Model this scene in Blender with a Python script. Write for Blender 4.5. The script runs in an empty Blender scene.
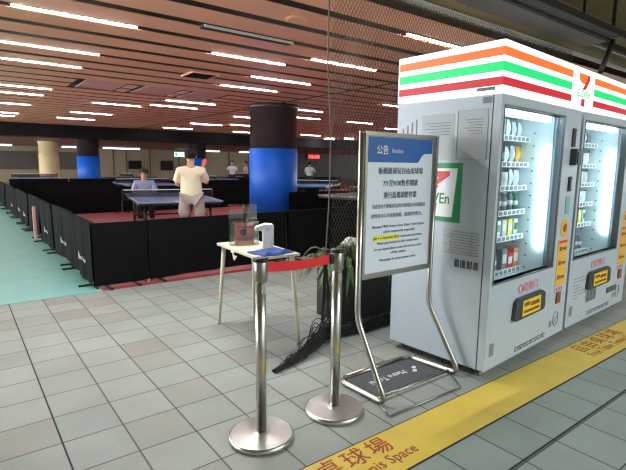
import bpy, bmesh, math, random
from mathutils import Vector, Matrix

# ------------------------------------------------------------------ camera, world, light, exposure
sc = bpy.context.scene
COL = sc.collection
EYE = 1.45
FPX, PITCH, ROLL, YAW = 470.77, 0.1472087, 0.0124164, 0.6490619
cam_d = bpy.data.cameras.new('camera')
cam = bpy.data.objects.new('camera', cam_d)
COL.objects.link(cam)
_cy, _sy = math.cos(YAW), math.sin(YAW)
_fw = Vector((_sy*math.cos(PITCH), _cy*math.cos(PITCH), -math.sin(PITCH)))
_r = Vector((_cy, -_sy, 0)); _u = _r.cross(_fw)
_cr, _sr = math.cos(ROLL), math.sin(ROLL)
_r2 = _r*_cr + _u*_sr; _u2 = _u*_cr - _r*_sr
cam.matrix_world = Matrix(((_r2.x, _u2.x, -_fw.x, 0), (_r2.y, _u2.y, -_fw.y, 0), (_r2.z, _u2.z, -_fw.z, EYE), (0, 0, 0, 1)))
cam_d.sensor_fit = 'HORIZONTAL'; cam_d.sensor_width = 36.0
cam_d.lens = FPX/626.0*36.0
cam_d.clip_start = 0.05; cam_d.clip_end = 200
sc.camera = cam

sc.view_settings.view_transform = 'Standard'
sc.view_settings.look = 'None'
sc.view_settings.gamma = 1.0
sc.view_settings.use_curve_mapping = False
sc.view_settings.exposure = 1.8
sc.cycles.use_denoising = True
sc.cycles.filter_width = 1.25
sc.cycles.max_bounces = 8
sc.cycles.transparent_max_bounces = 24

world = bpy.data.worlds.new('world'); sc.world = world
world.use_nodes = True
bg = world.node_tree.nodes['Background']
bg.inputs['Color'].default_value = (0.95, 1.0, 1.0, 1)
bg.inputs['Strength'].default_value = 2.5

def area(name, loc, sx, sy, power, color=(1, 0.97, 0.92), rot=(0, 0, 0)):
    l = bpy.data.lights.new(name, 'AREA'); l.shape = 'RECTANGLE'; l.size = sx; l.size_y = sy
    l.energy = power; l.color = color
    o = bpy.data.objects.new(name, l); COL.objects.link(o); o.location = loc; o.rotation_euler = rot
    return o
# lamp rows of the passage the photographer stands in
area('passage_lamps', (4.6, -3.2, 3.35), 5.0, 0.3, 120, (0.93, 1.0, 0.98))
area('hall_fill', (1.5, 4.05, 2.97), 2.4, 0.1, 34, (0.96, 1, 0.98))  # unseen fill light, added to brighten the floor before the courts
TUBE = 17.0

random.seed(7)
# ------------------------------------------------------------------ materials
def lin(c):
    c = c/255.0
    return c/12.92 if c <= 0.04045 else ((c+0.055)/1.055)**2.4
def rgb(r, g, b): return (lin(r), lin(g), lin(b), 1)

def mat(name, col, rough=0.5, metal=0.0, var=0.0, scale=8.0, bump=0.0, emit=0.0, spec=0.5, coat=0.0):
    m = bpy.data.materials.new(name); m.use_nodes = True
    nt = m.node_tree; b = nt.nodes['Principled BSDF']
    b.inputs['Roughness'].default_value = rough; b.inputs['Metallic'].default_value = metal
    b.inputs['Specular IOR Level'].default_value = spec
    b.inputs['Coat Weight'].default_value = coat
    b.inputs['Base Color'].default_value = col
    if var or bump:
        tc = nt.nodes.new('ShaderNodeTexCoord'); n = nt.nodes.new('ShaderNodeTexNoise')
        n.inputs['Scale'].default_value = scale; n.inputs['Detail'].default_value = 4
        nt.links.new(tc.outputs['Object'], n.inputs['Vector'])
        if var:
            r = nt.nodes.new('ShaderNodeValToRGB')
            r.color_ramp.elements[0].position = 0.3; r.color_ramp.elements[1].position = 0.7
            r.color_ramp.elements[0].color = tuple(max(0, x*(1-var)) for x in col[:3])+(1,)
            r.color_ramp.elements[1].color = tuple(min(1, x*(1+var)) for x in col[:3])+(1,)
            nt.links.new(n.outputs['Fac'], r.inputs['Fac']); nt.links.new(r.outputs['Color'], b.inputs['Base Color'])
        if bump:
            bp = nt.nodes.new('ShaderNodeBump'); bp.inputs['Strength'].default_value = bump
            bp.inputs['Distance'].default_value = 0.02
            nt.links.new(n.outputs['Fac'], bp.inputs['Height']); nt.links.new(bp.outputs['Normal'], b.inputs['Normal'])
    if emit:
        b.inputs['Base Color'].default_value = tuple(x*0.2 for x in col[:3])+(1,)
        b.inputs['Emission Color'].default_value = col; b.inputs['Emission Strength'].default_value = emit
    return m

def glass(name, tint=(1, 1, 1, 1), gloss=0.12, rough=0.02):
    m = bpy.data.materials.new(name); m.use_nodes = True
    nt = m.node_tree; nt.nodes.clear()
    out = nt.nodes.new('ShaderNodeOutputMaterial'); t = nt.nodes.new('ShaderNodeBsdfTransparent')
    g = nt.nodes.new('ShaderNodeBsdfGlossy'); mx = nt.nodes.new('ShaderNodeMixShader')
    t.inputs['Color'].default_value = tint; g.inputs['Roughness'].default_value = rough
    mx.inputs['Fac'].default_value = gloss
    nt.links.new(t.outputs[0], mx.inputs[1]); nt.links.new(g.outputs[0], mx.inputs[2]); nt.links.new(mx.outputs[0], out.inputs['Surface'])
    return m

TILE, TX0, TY0 = 0.304, 0.0374, 1.373
def tile_mat(name, c1, c2, brown, grout, fbrown=0.22):
    m = bpy.data.materials.new(name); m.use_nodes = True
    nt = m.node_tree; N = nt.nodes; L = nt.links; b = N['Principled BSDF']
    geo = N.new('ShaderNodeNewGeometry')
    sub = N.new('ShaderNodeVectorMath'); sub.operation = 'SUBTRACT'; sub.inputs[1].default_value = (TX0, TY0, 0)
    L.new(geo.outputs['Position'], sub.inputs[0])
    dv = N.new('ShaderNodeVectorMath'); dv.operation = 'SCALE'; dv.inputs['Scale'].default_value = 1/TILE
    L.new(sub.outputs[0], dv.inputs[0])
    fl = N.new('ShaderNodeVectorMath'); fl.operation = 'FLOOR'; L.new(dv.outputs[0], fl.inputs[0])
    sep0 = N.new('ShaderNodeSeparateXYZ'); L.new(fl.outputs[0], sep0.inputs[0])
    cmb = N.new('ShaderNodeCombineXYZ'); L.new(sep0.outputs['X'], cmb.inputs['X']); L.new(sep0.outputs['Y'], cmb.inputs['Y'])
    wn = N.new('ShaderNodeTexWhiteNoise'); wn.noise_dimensions = '3D'; L.new(cmb.outputs[0], wn.inputs['Vector'])
    fr = N.new('ShaderNodeVectorMath'); fr.operation = 'FRACTION'; L.new(dv.outputs[0], fr.inputs[0])
    sep = N.new('ShaderNodeSeparateXYZ'); L.new(fr.outputs[0], sep.inputs[0])
    def edge(sock):
        a = N.new('ShaderNodeMath'); a.operation = 'SUBTRACT'; a.inputs[1].default_value = 0.5; L.new(sock, a.inputs[0])
        c = N.new('ShaderNodeMath'); c.operation = 'ABSOLUTE'; L.new(a.outputs[0], c.inputs[0]); return c.outputs[0]
    mx = N.new('ShaderNodeMath'); mx.operation = 'MAXIMUM'; L.new(edge(sep.outputs['X']), mx.inputs[0]); L.new(edge(sep.outputs['Y']), mx.inputs[1])
    gr = N.new('ShaderNodeMapRange'); gr.inputs['From Min'].default_value = 0.482; gr.inputs['From Max'].default_value = 0.492
    L.new(mx.outputs[0], gr.inputs['Value'])
    ramp = N.new('ShaderNodeValToRGB'); e = ramp.color_ramp.elements
    e[0].position = 0; e[0].color = c1; e[1].position = 1-fbrown; e[1].color = c2
    e2 = ramp.color_ramp.elements.new(1-fbrown+0.02); e2.color = brown
    e3 = ramp.color_ramp.elements.new(1.0); e3.color = tuple(0.5*(brown[i]+c2[i]) for i in range(3))+(1,)
    L.new(wn.outputs['Value'], ramp.inputs['Fac'])
    no = N.new('ShaderNodeTexNoise'); no.inputs['Scale'].default_value = 130; no.inputs['Detail'].default_value = 3
    L.new(geo.outputs['Position'], no.inputs['Vector'])
    no2 = N.new('ShaderNodeTexNoise'); no2.inputs['Scale'].default_value = 2.2; no2.inputs['Detail'].default_value = 5
    L.new(geo.outputs['Position'], no2.inputs['Vector'])
    ad = N.new('ShaderNodeMath'); ad.operation = 'ADD'; L.new(no.outputs['Fac'], ad.inputs[0]); L.new(no2.outputs['Fac'], ad.inputs[1])
    sp = N.new('ShaderNodeMapRange'); sp.inputs['From Min'].default_value = 0.6; sp.inputs['From Max'].default_value = 1.4
    sp.inputs['To Min'].default_value = 0.8; sp.inputs['To Max'].default_value = 1.18; L.new(ad.outputs[0], sp.inputs['Value'])
    mul = N.new('ShaderNodeVectorMath'); mul.operation = 'SCALE'; L.new(ramp.outputs['Color'], mul.inputs[0]); L.new(sp.outputs[0], mul.inputs['Scale'])
    mix = N.new('ShaderNodeMix'); mix.data_type = 'RGBA'
    L.new(gr.outputs[0], mix.inputs['Factor']); L.new(mul.outputs[0], mix.inputs['A']); mix.inputs['B'].default_value = grout
    L.new(mix.outputs['Result'], b.inputs['Base Color'])
    b.inputs['Roughness'].default_value = 0.5; b.inputs['Specular IOR Level'].default_value = 0.45
    inv = N.new('ShaderNodeMath'); inv.operation = 'SUBTRACT'; inv.inputs[0].default_value = 1; L.new(gr.outputs[0], inv.inputs[1])
    bp = N.new('ShaderNodeBump'); bp.inputs['Strength'].default_value = 0.35; bp.inputs['Distance'].default_value = 0.004
    L.new(inv.outputs[0], bp.inputs['Height']); L.new(bp.outputs['Normal'], b.inputs['Normal'])
    return m

M = {}
M['tile_hall'] = tile_mat('tile_hall', rgb(142, 148, 144), rgb(152, 156, 150), rgb(140, 137, 130), rgb(66, 66, 62))
M['tile_passage'] = tile_mat('tile_passage', rgb(134, 143, 138), rgb(142, 150, 145), rgb(136, 143, 138), rgb(48, 52, 50), 0.1)
M['joint'] = mat('joint', rgb(42, 44, 42), 0.8)
M['teal'] = mat('teal', rgb(122, 184, 178), 0.42, var=0.06, scale=3)
M['red_floor'] = mat('red_floor', rgb(192, 106, 108), 0.4, var=0.06, scale=3)  # paled towards pink, the glossy reflection is put into the colour
M['red_edge'] = mat('red_edge', rgb(150, 45, 48), 0.5)
M['yellow'] = mat('yellow', rgb(214, 184, 72), 0.42, var=0.07, scale=5)
M['strip_red'] = mat('strip_red', rgb(158, 62, 36), 0.5)
M['slat'] = mat('slat', rgb(244, 176, 142), 0.42, var=0.05, scale=1.5)
M['void'] = mat('void', rgb(64, 46, 26), 0.9)
M['pink_panel'] = mat('pink_panel', rgb(226, 166, 160), 0.5)
M['beam'] = mat('beam', rgb(13, 7, 9), 0.5, spec=0.2)
M['concrete'] = mat('concrete', rgb(150, 134, 100), 0.8, var=0.12, scale=2.0, bump=0.1)
M['far_ceiling'] = mat('far_ceiling', rgb(150, 112, 98), 0.5)
M['wall_beige'] = mat('wall_beige', rgb(160, 150, 126), 0.6, var=0.05)
M['wall_pale'] = mat('wall_pale', rgb(225, 228, 228), 0.6)
M['wall_grey'] = mat('wall_grey', rgb(92, 90, 84), 0.4, var=0.08)
M['wall_dark'] = mat('wall_dark', rgb(52, 49, 54), 0.6, var=0.08)
M['tube'] = mat('tube', (0.97, 0.97, 1.0, 1), emit=TUBE)
M['tube_cool'] = mat('tube_cool', (0.80, 0.97, 1.0, 1), emit=2.5)
M['lamp_soft'] = mat('lamp_soft', (1.0, 0.97, 0.9, 1), emit=1.1)
M['black'] = mat('black', rgb(22, 22, 23), 0.5)
M['cloth_black'] = mat('cloth_black', rgb(12, 13, 14), 0.85, var=0.15, scale=4, spec=0.15)
M['cloth_green'] = mat('cloth_green', rgb(6, 11, 11), 0.9, var=0.12, scale=4, spec=0.15)
M['frame_black'] = mat('frame_black', rgb(24, 24, 25), 0.4)
M['frame_grey'] = mat('frame_grey', rgb(120, 122, 122), 0.4, 0.6)
M['white_print'] = mat('white_print', rgb(215, 218, 218), 0.6)
M['pad_blue'] = mat('pad_blue', rgb(6, 104, 226), 0.45, var=0.03, scale=2)
M['column_black'] = mat('column_black', rgb(58, 52, 52), 0.35, var=0.25, scale=3)
M['column_cream'] = mat('column_cream', rgb(246, 222, 170), 0.55)
M['table_blue'] = mat('table_blue', rgb(140, 164, 212), 0.22)  # paler than the table itself, lamp reflections are put into the colour
M['table_grey'] = mat('table_grey', rgb(120, 124, 130), 0.4)
M['table_cyan'] = mat('table_cyan', rgb(60, 150, 215), 0.35)
M['white'] = mat('white', rgb(232, 232, 230), 0.5)
M['white_gloss'] = mat('white_gloss', rgb(225, 228, 232), 0.3)
M['machine'] = mat('machine', rgb(178, 188, 199), 0.35, var=0.015, scale=3)
M['machine_in'] = mat('machine_in', rgb(222, 236, 240), 0.4)
M['steel'] = mat('steel', rgb(168, 165, 158), 0.3, 1.0, var=0.06, scale=20)
M['chrome'] = mat('chrome', rgb(198, 198, 193), 0.28, 1.0, var=0.08, scale=14, bump=0.05)
M['grey_plastic'] = mat('grey_plastic', rgb(150, 153, 156), 0.45)
M['dark_grey'] = mat('dark_grey', rgb(60, 64, 68), 0.45)
M['mat_grey'] = mat('mat_grey', rgb(74, 78, 82), 0.7, var=0.08, scale=30)
M['belt_red'] = mat('belt_red', rgb(226, 28, 38), 0.55)
M['sign_white'] = mat('sign_white', rgb(220, 227, 240), 0.35)
M['sign_blue'] = mat('sign_blue', rgb(36, 92, 166), 0.35)
M['ink'] = mat('ink', rgb(64, 68, 86), 0.7)
M['ink_grey'] = mat('ink_grey', rgb(112, 118, 134), 0.7)
M['marker'] = mat('marker', rgb(236, 234, 70), 0.6)
M['lb_white'] = mat('lb_white', (1, 1, 0.98, 1), emit=0.55)
M['lb_orange'] = mat('lb_orange', rgb(240, 112, 44), emit=0.32)
M['lb_green'] = mat('lb_green', rgb(20, 214, 120), emit=0.32)
M['lb_red'] = mat('lb_red', rgb(190, 24, 42), emit=0.32)
M['dec_green'] = mat('dec_green', rgb(14, 130, 72), 0.4)
M['dec_red'] = mat('dec_red', rgb(206, 40, 44), 0.4)
M['notice_paper'] = mat('notice_paper', rgb(176, 182, 187), 0.6)
M['paper'] = mat('paper', rgb(204, 206, 208), 0.6)
M['print_grey'] = mat('print_grey', rgb(126, 128, 132), 0.7)
M['stick_orange'] = mat('stick_orange', rgb(226, 172, 66), 0.5)
M['stick_yellow'] = mat('stick_yellow', rgb(232, 196, 40), 0.5)
M['stick_brown'] = mat('stick_brown', rgb(128, 76, 42), 0.5)
M['pink_print'] = mat('pink_print', rgb(206, 130, 140), 0.6)
M['lcd'] = mat('lcd', rgb(120, 176, 170), 0.3)
M['table_white'] = mat('table_white', rgb(208, 200, 180), 0.5)
M['orange_card'] = mat('orange_card', rgb(214, 130, 96), 0.6, var=0.1, scale=20)
M['cloth_blue'] = mat('cloth_blue', rgb(24, 68, 138), 0.7, var=0.15, scale=30)
M['leaf'] = mat('leaf', rgb(62, 90, 40), 0.45, var=0.35, scale=9)
M['soil'] = mat('soil', rgb(58, 46, 36), 0.9, var=0.2, scale=30)
M['planter'] = mat('planter', rgb(36, 37, 36), 0.6, var=0.1)
M['net_dark'] = mat('net_dark', rgb(70, 62, 50), 0.8)
M['net_heap'] = mat('net_heap', rgb(40, 40, 38), 0.9, var=0.3, scale=40)
M['rope'] = mat('rope', rgb(98, 90, 72), 0.8)
M['bag'] = mat('bag', rgb(214, 202, 194), 0.6, var=0.08, scale=30)
M['skin'] = mat('skin', rgb(206, 158, 128), 0.5)
M['hair'] = mat('hair', rgb(18, 15, 15), 0.85, var=0.2, scale=40)
M['shirt_yellow'] = mat('shirt_yellow', rgb(247, 236, 206), 0.8, bump=0.5, scale=9)
M['shorts_grey'] = mat('shorts_grey', rgb(186, 176, 168), 0.85, var=0.12, scale=18, bump=0.5)
M['shirt_lilac'] = mat('shirt_lilac', rgb(166, 172, 208), 0.8, bump=0.4, scale=9)
M['trousers'] = mat('trousers', rgb(46, 48, 60), 0.8)
M['cap_dark'] = mat('cap_dark', rgb(50, 30, 30), 0.7)
M['shirt_white'] = mat('shirt_white', rgb(228, 228, 228), 0.8)
M['rubber_red'] = mat('rubber_red', rgb(200, 40, 46), 0.6)
M['wood'] = mat('wood', rgb(190, 150, 100), 0.5, var=0.15, scale=25)
M['led_red'] = mat('led_red', (1.0, 0.05, 0.05, 1), emit=1.0)
M['exit_green'] = mat('exit_green', (0.35, 0.85, 0.65, 1), emit=0.9)
M['screen'] = mat('screen', rgb(20, 22, 26), 0.2)
M['duct'] = mat('duct', rgb(98, 96, 92), 0.5, 0.3, var=0.08)
M['trim_pale'] = mat('trim_pale', rgb(186, 184, 176), 0.4)
M['glass'] = glass('glass', (0.96, 0.99, 1, 1), 0.07)
M['acrylic'] = glass('acrylic', (0.86, 0.88, 0.88, 1), 0.10, 0.05)
M['net_fine'] = glass('net_fine', (0.5, 0.5, 0.52, 1), 0.03, 0.6)

# ------------------------------------------------------------------ mesh helpers
class MB:
    def __init__(s): s.bm = bmesh.new()
    def box(s, x0, x1, y0, y1, z0, z1, m=0, bev=0.0, rot=None, piv=None):
        r = bmesh.ops.create_cube(s.bm, size=1.0); vs = r['verts']
        for v in vs: v.co = Vector(((x0+x1)/2+v.co.x*(x1-x0), (y0+y1)/2+v.co.y*(y1-y0), (z0+z1)/2+v.co.z*(z1-z0)))
        fs = {f for v in vs for f in v.link_faces}
        for f in fs: f.material_index = m
        if bev:
            es = list({e for v in vs for e in v.link_edges})
            rb = bmesh.ops.bevel(s.bm, geom=es, offset=bev, segments=2, profile=0.7, affect='EDGES')
            for f in rb['faces']: f.material_index = m; f.smooth = False
            vs = list({v for f in rb['faces'] for v in f.verts} | {v for v in vs if v.is_valid})
        if rot is not None:
            p = Vector(piv) if piv else Vector(((x0+x1)/2, (y0+y1)/2, (z0+z1)/2))
            for v in vs:
                if v.is_valid: v.co = p + rot @ (v.co-p)
        return s
    def tube(s, pts, r, n=8, m=0, closed=False):
        pts = [Vector(p) for p in pts]; k = len(pts)
        rr = r if isinstance(r, (list, tuple)) else [r]*k
        rings = []; ref = None
        for i, p in enumerate(pts):
            a = pts[(i-1) % k] if (i > 0 or closed) else p
            b = pts[(i+1) % k] if (i < k-1 or closed) else p
            t = (b-a).normalized()
            if ref is None:
                ref = Vector((0, 0, 1)) if abs(t.z) < 0.9 else Vector((1, 0, 0))
            ref = (ref - t*ref.dot(t))
            if ref.length < 1e-5: ref = t.orthogonal()
            ref.normalize(); bi = t.cross(ref)
            rings.append([s.bm.verts.new(p + (ref*math.cos(2*math.pi*j/n)+bi*math.sin(2*math.pi*j/n))*rr[i]) for j in range(n)])
        for i in range(k if closed else k-1):
            A, B = rings[i], rings[(i+1) % k]
            for j in range(n):
                f = s.bm.faces.new((A[j], A[(j+1) % n], B[(j+1) % n], B[j])); f.smooth = n > 4; f.material_index = m
        if not closed:
            for R_ in (rings[0][::-1], rings[-1]):
                f = s.bm.faces.new(R_); f.material_index = m
        return s
    def lathe(s, prof, c=(0, 0, 0), n=24, m=0, sx=1.0, sy=1.0, smooth=True):
        rings = []
        for r, z in prof:
            rings.append([s.bm.verts.new((c[0]+max(r, 1e-4)*math.cos(2*math.pi*j/n)*sx, c[1]+max(r, 1e-4)*math.sin(2*math.pi*j/n)*sy, c[2]+z)) for j in range(n)])
        for i in range(len(rings)-1):
            for j in range(n):
                f = s.bm.faces.new((rings[i][j], rings[i][(j+1) % n], rings[i+1][(j+1) % n], rings[i+1][j])); f.smooth = smooth; f.material_index = m
        for R_ in (rings[0][::-1], rings[-1]):
            f = s.bm.faces.new(R_); f.material_index = m
        return s
    def prism(s, pts, ext, m=0):
        ext = Vector(ext)
        a = [s.bm.verts.new(Vector(p)) for p in pts]; b = [s.bm.verts.new(Vector(p)+ext) for p in pts]
        k = len(a)
        fs = [s.bm.faces.new(a), s.bm.faces.new(b[::-1])]
        for i in range(k): fs.append(s.bm.faces.new((a[i], b[i], b[(i+1) % k], a[(i+1) % k])))
        for f in fs: f.material_index = m
        return s
    def grid(s, fn, nu, nv, m=0, smooth=True):
        V = [[s.bm.verts.new(fn(i/nu, j/nv)) for j in range(nv+1)] for i in range(nu+1)]
        for i in range(nu):
            for j in range(nv):
                f = s.bm.faces.new((V[i][j], V[i+1][j], V[i+1][j+1], V[i][j+1])); f.smooth = smooth; f.material_index = m
        return s
    def build(s, name, mats, parent=None, loc=None, rotz=0.0, solid=0.0):
        bmesh.ops.recalc_face_normals(s.bm, faces=s.bm.faces)
        me = bpy.data.meshes.new(name); s.bm.to_mesh(me); s.bm.free()
        if not isinstance(mats, (list, tuple)): mats = [mats]
        for m in mats: me.materials.append(M[m] if isinstance(m, str) else m)
        o = bpy.data.objects.new(name, me); COL.objects.link(o)
        if parent is not None: o.parent = parent
        if loc is not None: o.location = loc
        if rotz: o.rotation_euler = (0, 0, rotz)
        if solid:
            md = o.modifiers.new('solid', 'SOLIDIFY'); md.thickness = solid; md.offset = 0
        return o

def tag(o, label, cat, group=None, kind=None):
    o['label'] = label; o['category'] = cat
    if group: o['group'] = group
    if kind: o['kind'] = kind
    return o
def thing(name, loc, rotz, label, cat, group=None):
    o = bpy.data.objects.new(name, None); COL.objects.link(o)
    o.empty_display_size = 0.1
    o.location = loc; o.rotation_euler = (0, 0, rotz)
    return tag(o, label, cat, group)
def struct(o, label=None):
    o['kind'] = 'structure'
    if label: o['label'] = label
    return o
def kids(o): return [c for c in bpy.data.objects if c.parent == o]
def copy_tree(o, parent=None):
    c = o.copy(); COL.objects.link(c)
    if parent is not None: c.parent = parent
    for ch in kids(o): copy_tree(ch, c)
    return c

def text(name, body, size, m, parent, loc, rot, align='CENTER', extrude=0.0006, squash=1.0, bold=0.0, fit=None, space=1.0):
    cu = bpy.data.curves.new(name, 'FONT'); cu.body = body; cu.size = size
    cu.align_x = align; cu.align_y = 'CENTER'; cu.extrude = extrude; cu.resolution_u = 2; cu.offset = bold; cu.space_character = space
    t = bpy.data.objects.new(name+'_src', cu); COL.objects.link(t)
    dg = bpy.context.evaluated_depsgraph_get(); dg.update()
    me = bpy.data.meshes.new_from_object(t.evaluated_get(dg))
    bpy.data.objects.remove(t); bpy.data.curves.remove(cu)
    if fit and me.vertices:
        xs = [v.co.x for v in me.vertices]; w = max(xs)-min(xs)
        squash = fit/max(w, 1e-6)
    if squash != 1.0:
        for v in me.vertices: v.co.x *= squash
    me.materials.clear(); me.materials.append(M[m])
    o = bpy.data.objects.new(name, me); COL.objects.link(o)
    o.parent = parent; o.location = loc; o.rotation_euler = rot
    return o
H90 = math.pi/2
ORD = ['first', 'second', 'third', 'fourth', 'fifth', 'sixth', 'seventh', 'eighth', 'ninth', 'tenth', 'eleventh', 'twelfth', 'thirteenth', 'fourteenth']

# ------------------------------------------------------------------ the setting
CH = 3.0
b = MB(); b.box(-8, 16, -5, 1.373, -0.1, 0); struct(b.build('floor', 'tile_passage'), 'grey green square tiles of the passage')
b = MB(); b.box(-8, 16, 1.373, 5.60, -0.1, 0); struct(b.build('floor_hall', 'tile_hall'), 'warm grey square tiles beyond the yellow strip')
b = MB(); b.box(-8, 16, 1.380, 1.675, 0.0, 0.003); struct(b.build('trim_1', 'yellow'), 'yellow guidance strip across the tiles')
b = MB()
b.box(-8, 16, 1.076, 1.088, 0.0, 0.001); b.box(-8, 16, 1.371, 1.380, 0.0, 0.002); b.box(-8, 16, 1.675, 1.683, 0.0, 0.002)
b.box(0.3374, 0.3454, 1.69, 5.63, 0.0, 0.001)
struct(b.build('trim_2', 'joint'), 'dark joints in the tiles')
b = MB(); b.box(-8, 1.25, 5.60, 40, -0.1, 0.004); struct(b.build('floor_green', 'teal'), 'pale green sports floor')
b = MB(); b.box(1.25, 50, 5.70, 40, -0.1, 0.005); struct(b.build('floor_red', 'red_floor'), 'red sports floor of the courts')
b = MB(); b.box(1.25, 50, 5.60, 5.70, -0.1, 0.006); struct(b.build('trim_3', 'red_edge'), 'red front edge of the sports floor')
b = MB(); b.box(16, 50, -5, 5.60, -0.1, 0); struct(b.build('floor_side', 'tile_hall'))

# slatted ceiling: dark board, brown slats along X, gaps every 0.6 m
GAP0, GSTEP = 5.82, 0.6
b = MB(); b.box(-8, 50, 3.24, 22.6, CH+0.26, CH+0.34); struct(b.build('ceiling', 'void'))
b = MB()
ys = [GAP0+GSTEP*k for k in range(-4, 29)]
PINK = [(2.2, 2.95, 9.95, 11.45), (3.35, 4.1, 9.95, 11.45), (4.45, 5.2, 9.95, 11.45)]
for a, c in zip(ys[:-1], ys[1:]):
    segs = [(-8, 50)]
    if 9.9 < (a+c)/2 < 11.5:
        segs = [(-8, 2.0), (2.95, 3.15), (4.1, 4.25), (5.2, 50)]
    for s0, s1 in segs: b.box(s0, s1, a+0.085, c-0.085, CH, CH+0.008)
struct(b.build('ceiling_slats', 'slat'), 'brown metal slats of the ceiling')
b = MB()
for x0, x1, y0, y1 in PINK: b.box(x0, x1, y0, y1, CH+0.03, CH+0.05)
struct(b.build('ceiling_panels', 'pink_panel'), 'plain pinkish ceiling panels')
b = MB(); b.box(6.70, 6.78, 5.0, 22.4, CH+0.001-0.004, CH-0.001); b.box(-8, 50, 3.21, 3.24, CH-0.02, CH+0.03, 1)
struct(b.build('trim_4', ['void', 'trim_pale']), 'pale edge rail of the slatted ceiling')
b = MB(); b.box(-8, 50, 3.25, 3.35, CH+0.06, 3.6); struct(b.build('wall_upstand', 'concrete'), 'brown fascia above the slatted ceiling')
b = MB(); b.box(-8, 50, -5, 3.35, 3.6, 3.75); struct(b.build('ceiling_passage', 'concrete'), 'brown concrete ceiling over the passage')
b = MB(); b.box(-8, 50, 22.4, 23.5, 2.47, CH+0.25); struct(b.build('beam', 'beam'), 'dark soffit beam across the hall')
b = MB(); b.box(-8, 50, 23.5, 40, 2.58, 2.7); struct(b.build('ceiling_far', 'far_ceiling'))
b = MB(); b.box(-8, 24.5, 40, 40.2, 0, 3); struct(b.build('wall_back', 'wall_beige'))
b = MB(); b.box(24.5, 50, 39.6, 40.2, 0, 3); struct(b.build('wall_back_dark', 'wall_dark'), 'charcoal wall at the end of the hall')
for i, (x0, x1) in enumerate([(-1.0, 4.9), (6.2, 8.2)]):
    b = MB(); b.box(x0, x1, 39.86, 39.99, 0.9, 2.2); struct(b.build('window_%d' % (i+1), 'wall_grey'), 'dark glazed opening in the far wall')
b = MB()
for x in (10.2, 11.2, 13.1, 15.6, 17.8, 20.4, 22.5): b.box(x, x+0.07, 39.93, 40, 0, 2.55)
struct(b.build('trim_5', 'wall_grey'), 'narrow panel joints of the far wall')
b = MB(); b.box(-8, 50, -5.2, -5, 0, 3.75); b.box(-8.2, -8, -5, 5.0, 0, 3.75); struct(b.build('wall_light_block', 'wall_pale'), 'unseen pale wall added behind the camera to block and bounce light')  # out of view, added to block world light and bounce lamp light

# ------------------------------------------------------------------ ceiling lamps
def lamp(x0, x1, y, z, label, group, lit=True, w=0.026):
    o = thing('ceiling_tube', ((x0+x1)/2, y, z), 0, label, 'ceiling lamp', group)
    h = (x1-x0)/2
    b = MB(); b.box(-h-0.02, h+0.02, -w/2-0.004, w/2+0.004, 0.012, 0.05); b.build('housing', 'duct' if lit else 'black', o)
    b = MB(); b.box(-h, h, -w/2, w/2, -0.003, 0.010); b.build('tube', 'tube' if lit else 'void', o)
    if not lit:
        b = MB(); b.box(-h, h, -w/2-0.012, -w/2+0.006, -0.03, -0.0031); b.build('edge_strip', 'white', o)
        b = MB(); b.box(-h, h, -w/2+0.0065, w/2+0.02, -0.024, -0.0031); b.build('slot', 'black', o)
    return o
rows = {
 'row over the green floor': (0.59, 1.82, [5.82, 7.62, 8.82, 11.82, 13.02, 15.42, 18.42, 19.62]),
 'row above the standing player': (3.05, 4.27, [6.45, 13.62, 16.62, 19.02]),
 'row before the wide column': (4.36, 5.66, [5.9, 7.8, 9.02, 12.02, 13.22]),
 'row behind the net': (8.9, 10.1, [9.12, 12.72, 15.0, 17.4]),
 'far row near the soffit beam': (7.5, 8.8, [11.0, 14.4, 18.1, 20.8]),
}
for nm, (x0, x1, yy) in rows.items():
    for i, y in enumerate(yy):
        y = GAP0+GSTEP*round((y-GAP0)/GSTEP)
        lamp(x0, x1, y, CH-0.004, 'white ceiling tube, %s from the camera in the %s' % (ORD[i], nm), nm)
for x0, x1, y, lab in [(4.42, 5.6, 4.02, 'fluorescent tube behind the hanging net just above the vending machine sign'),
                       (11.6, 12.8, 9.42, 'small bright tube behind the net, close to the notice board top'),
                       (11.4, 12.6, 12.72, 'short bright tube seen through the net over the far courts'),
                       (10.9, 12.1, 20.8, 'farthest pale tube beside the wide column near the beam')]:
    y = GAP0+GSTEP*round((y-GAP0)/GSTEP)
    lamp(x0, x1, y, CH-0.004, lab, 'tubes seen through the net')
for i, x in enumerate((17.5, 18.2, 18.9)):
    o = thing('ceiling_lamp', (x, 21.6-0.9*i, CH), 0, 'short bright ceiling lamp, %s of three behind the net just before the soffit beam' % ORD[i], 'ceiling lamp', 'three bright lamps before the beam')
    b = MB(); b.box(-0.3, 0.3, -0.1, 0.1, -0.03, -0.001); b.build('housing', 'trim_pale', o)
    b = MB(); b.box(-0.28, 0.28, -0.085, 0.085, -0.06, -0.0305); b.build('diffuser', 'tube', o)
lamp(2.36, 3.57, 5.22, CH-0.004, 'unlit black lamp slot with a pale edge in the slatted ceiling', None, lit=False, w=0.1)
for i in range(5):
    for x in (-4.4, -2.3):
        lamp(x, x+1.22, GAP0+GSTEP*(1+5*i), CH-0.004, 'white fluorescent tube in slatted ceiling beyond the picture edge', 'tubes outside the picture')
for x in (14.5, 19.0, 24.0, 29.0):
    for y in (8.22, 14.22, 20.22):
        lamp(x, x+1.22, y, CH-0.004, 'white fluorescent tube in slatted ceiling over the farthest courts', 'tubes over the farthest courts')
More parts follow.
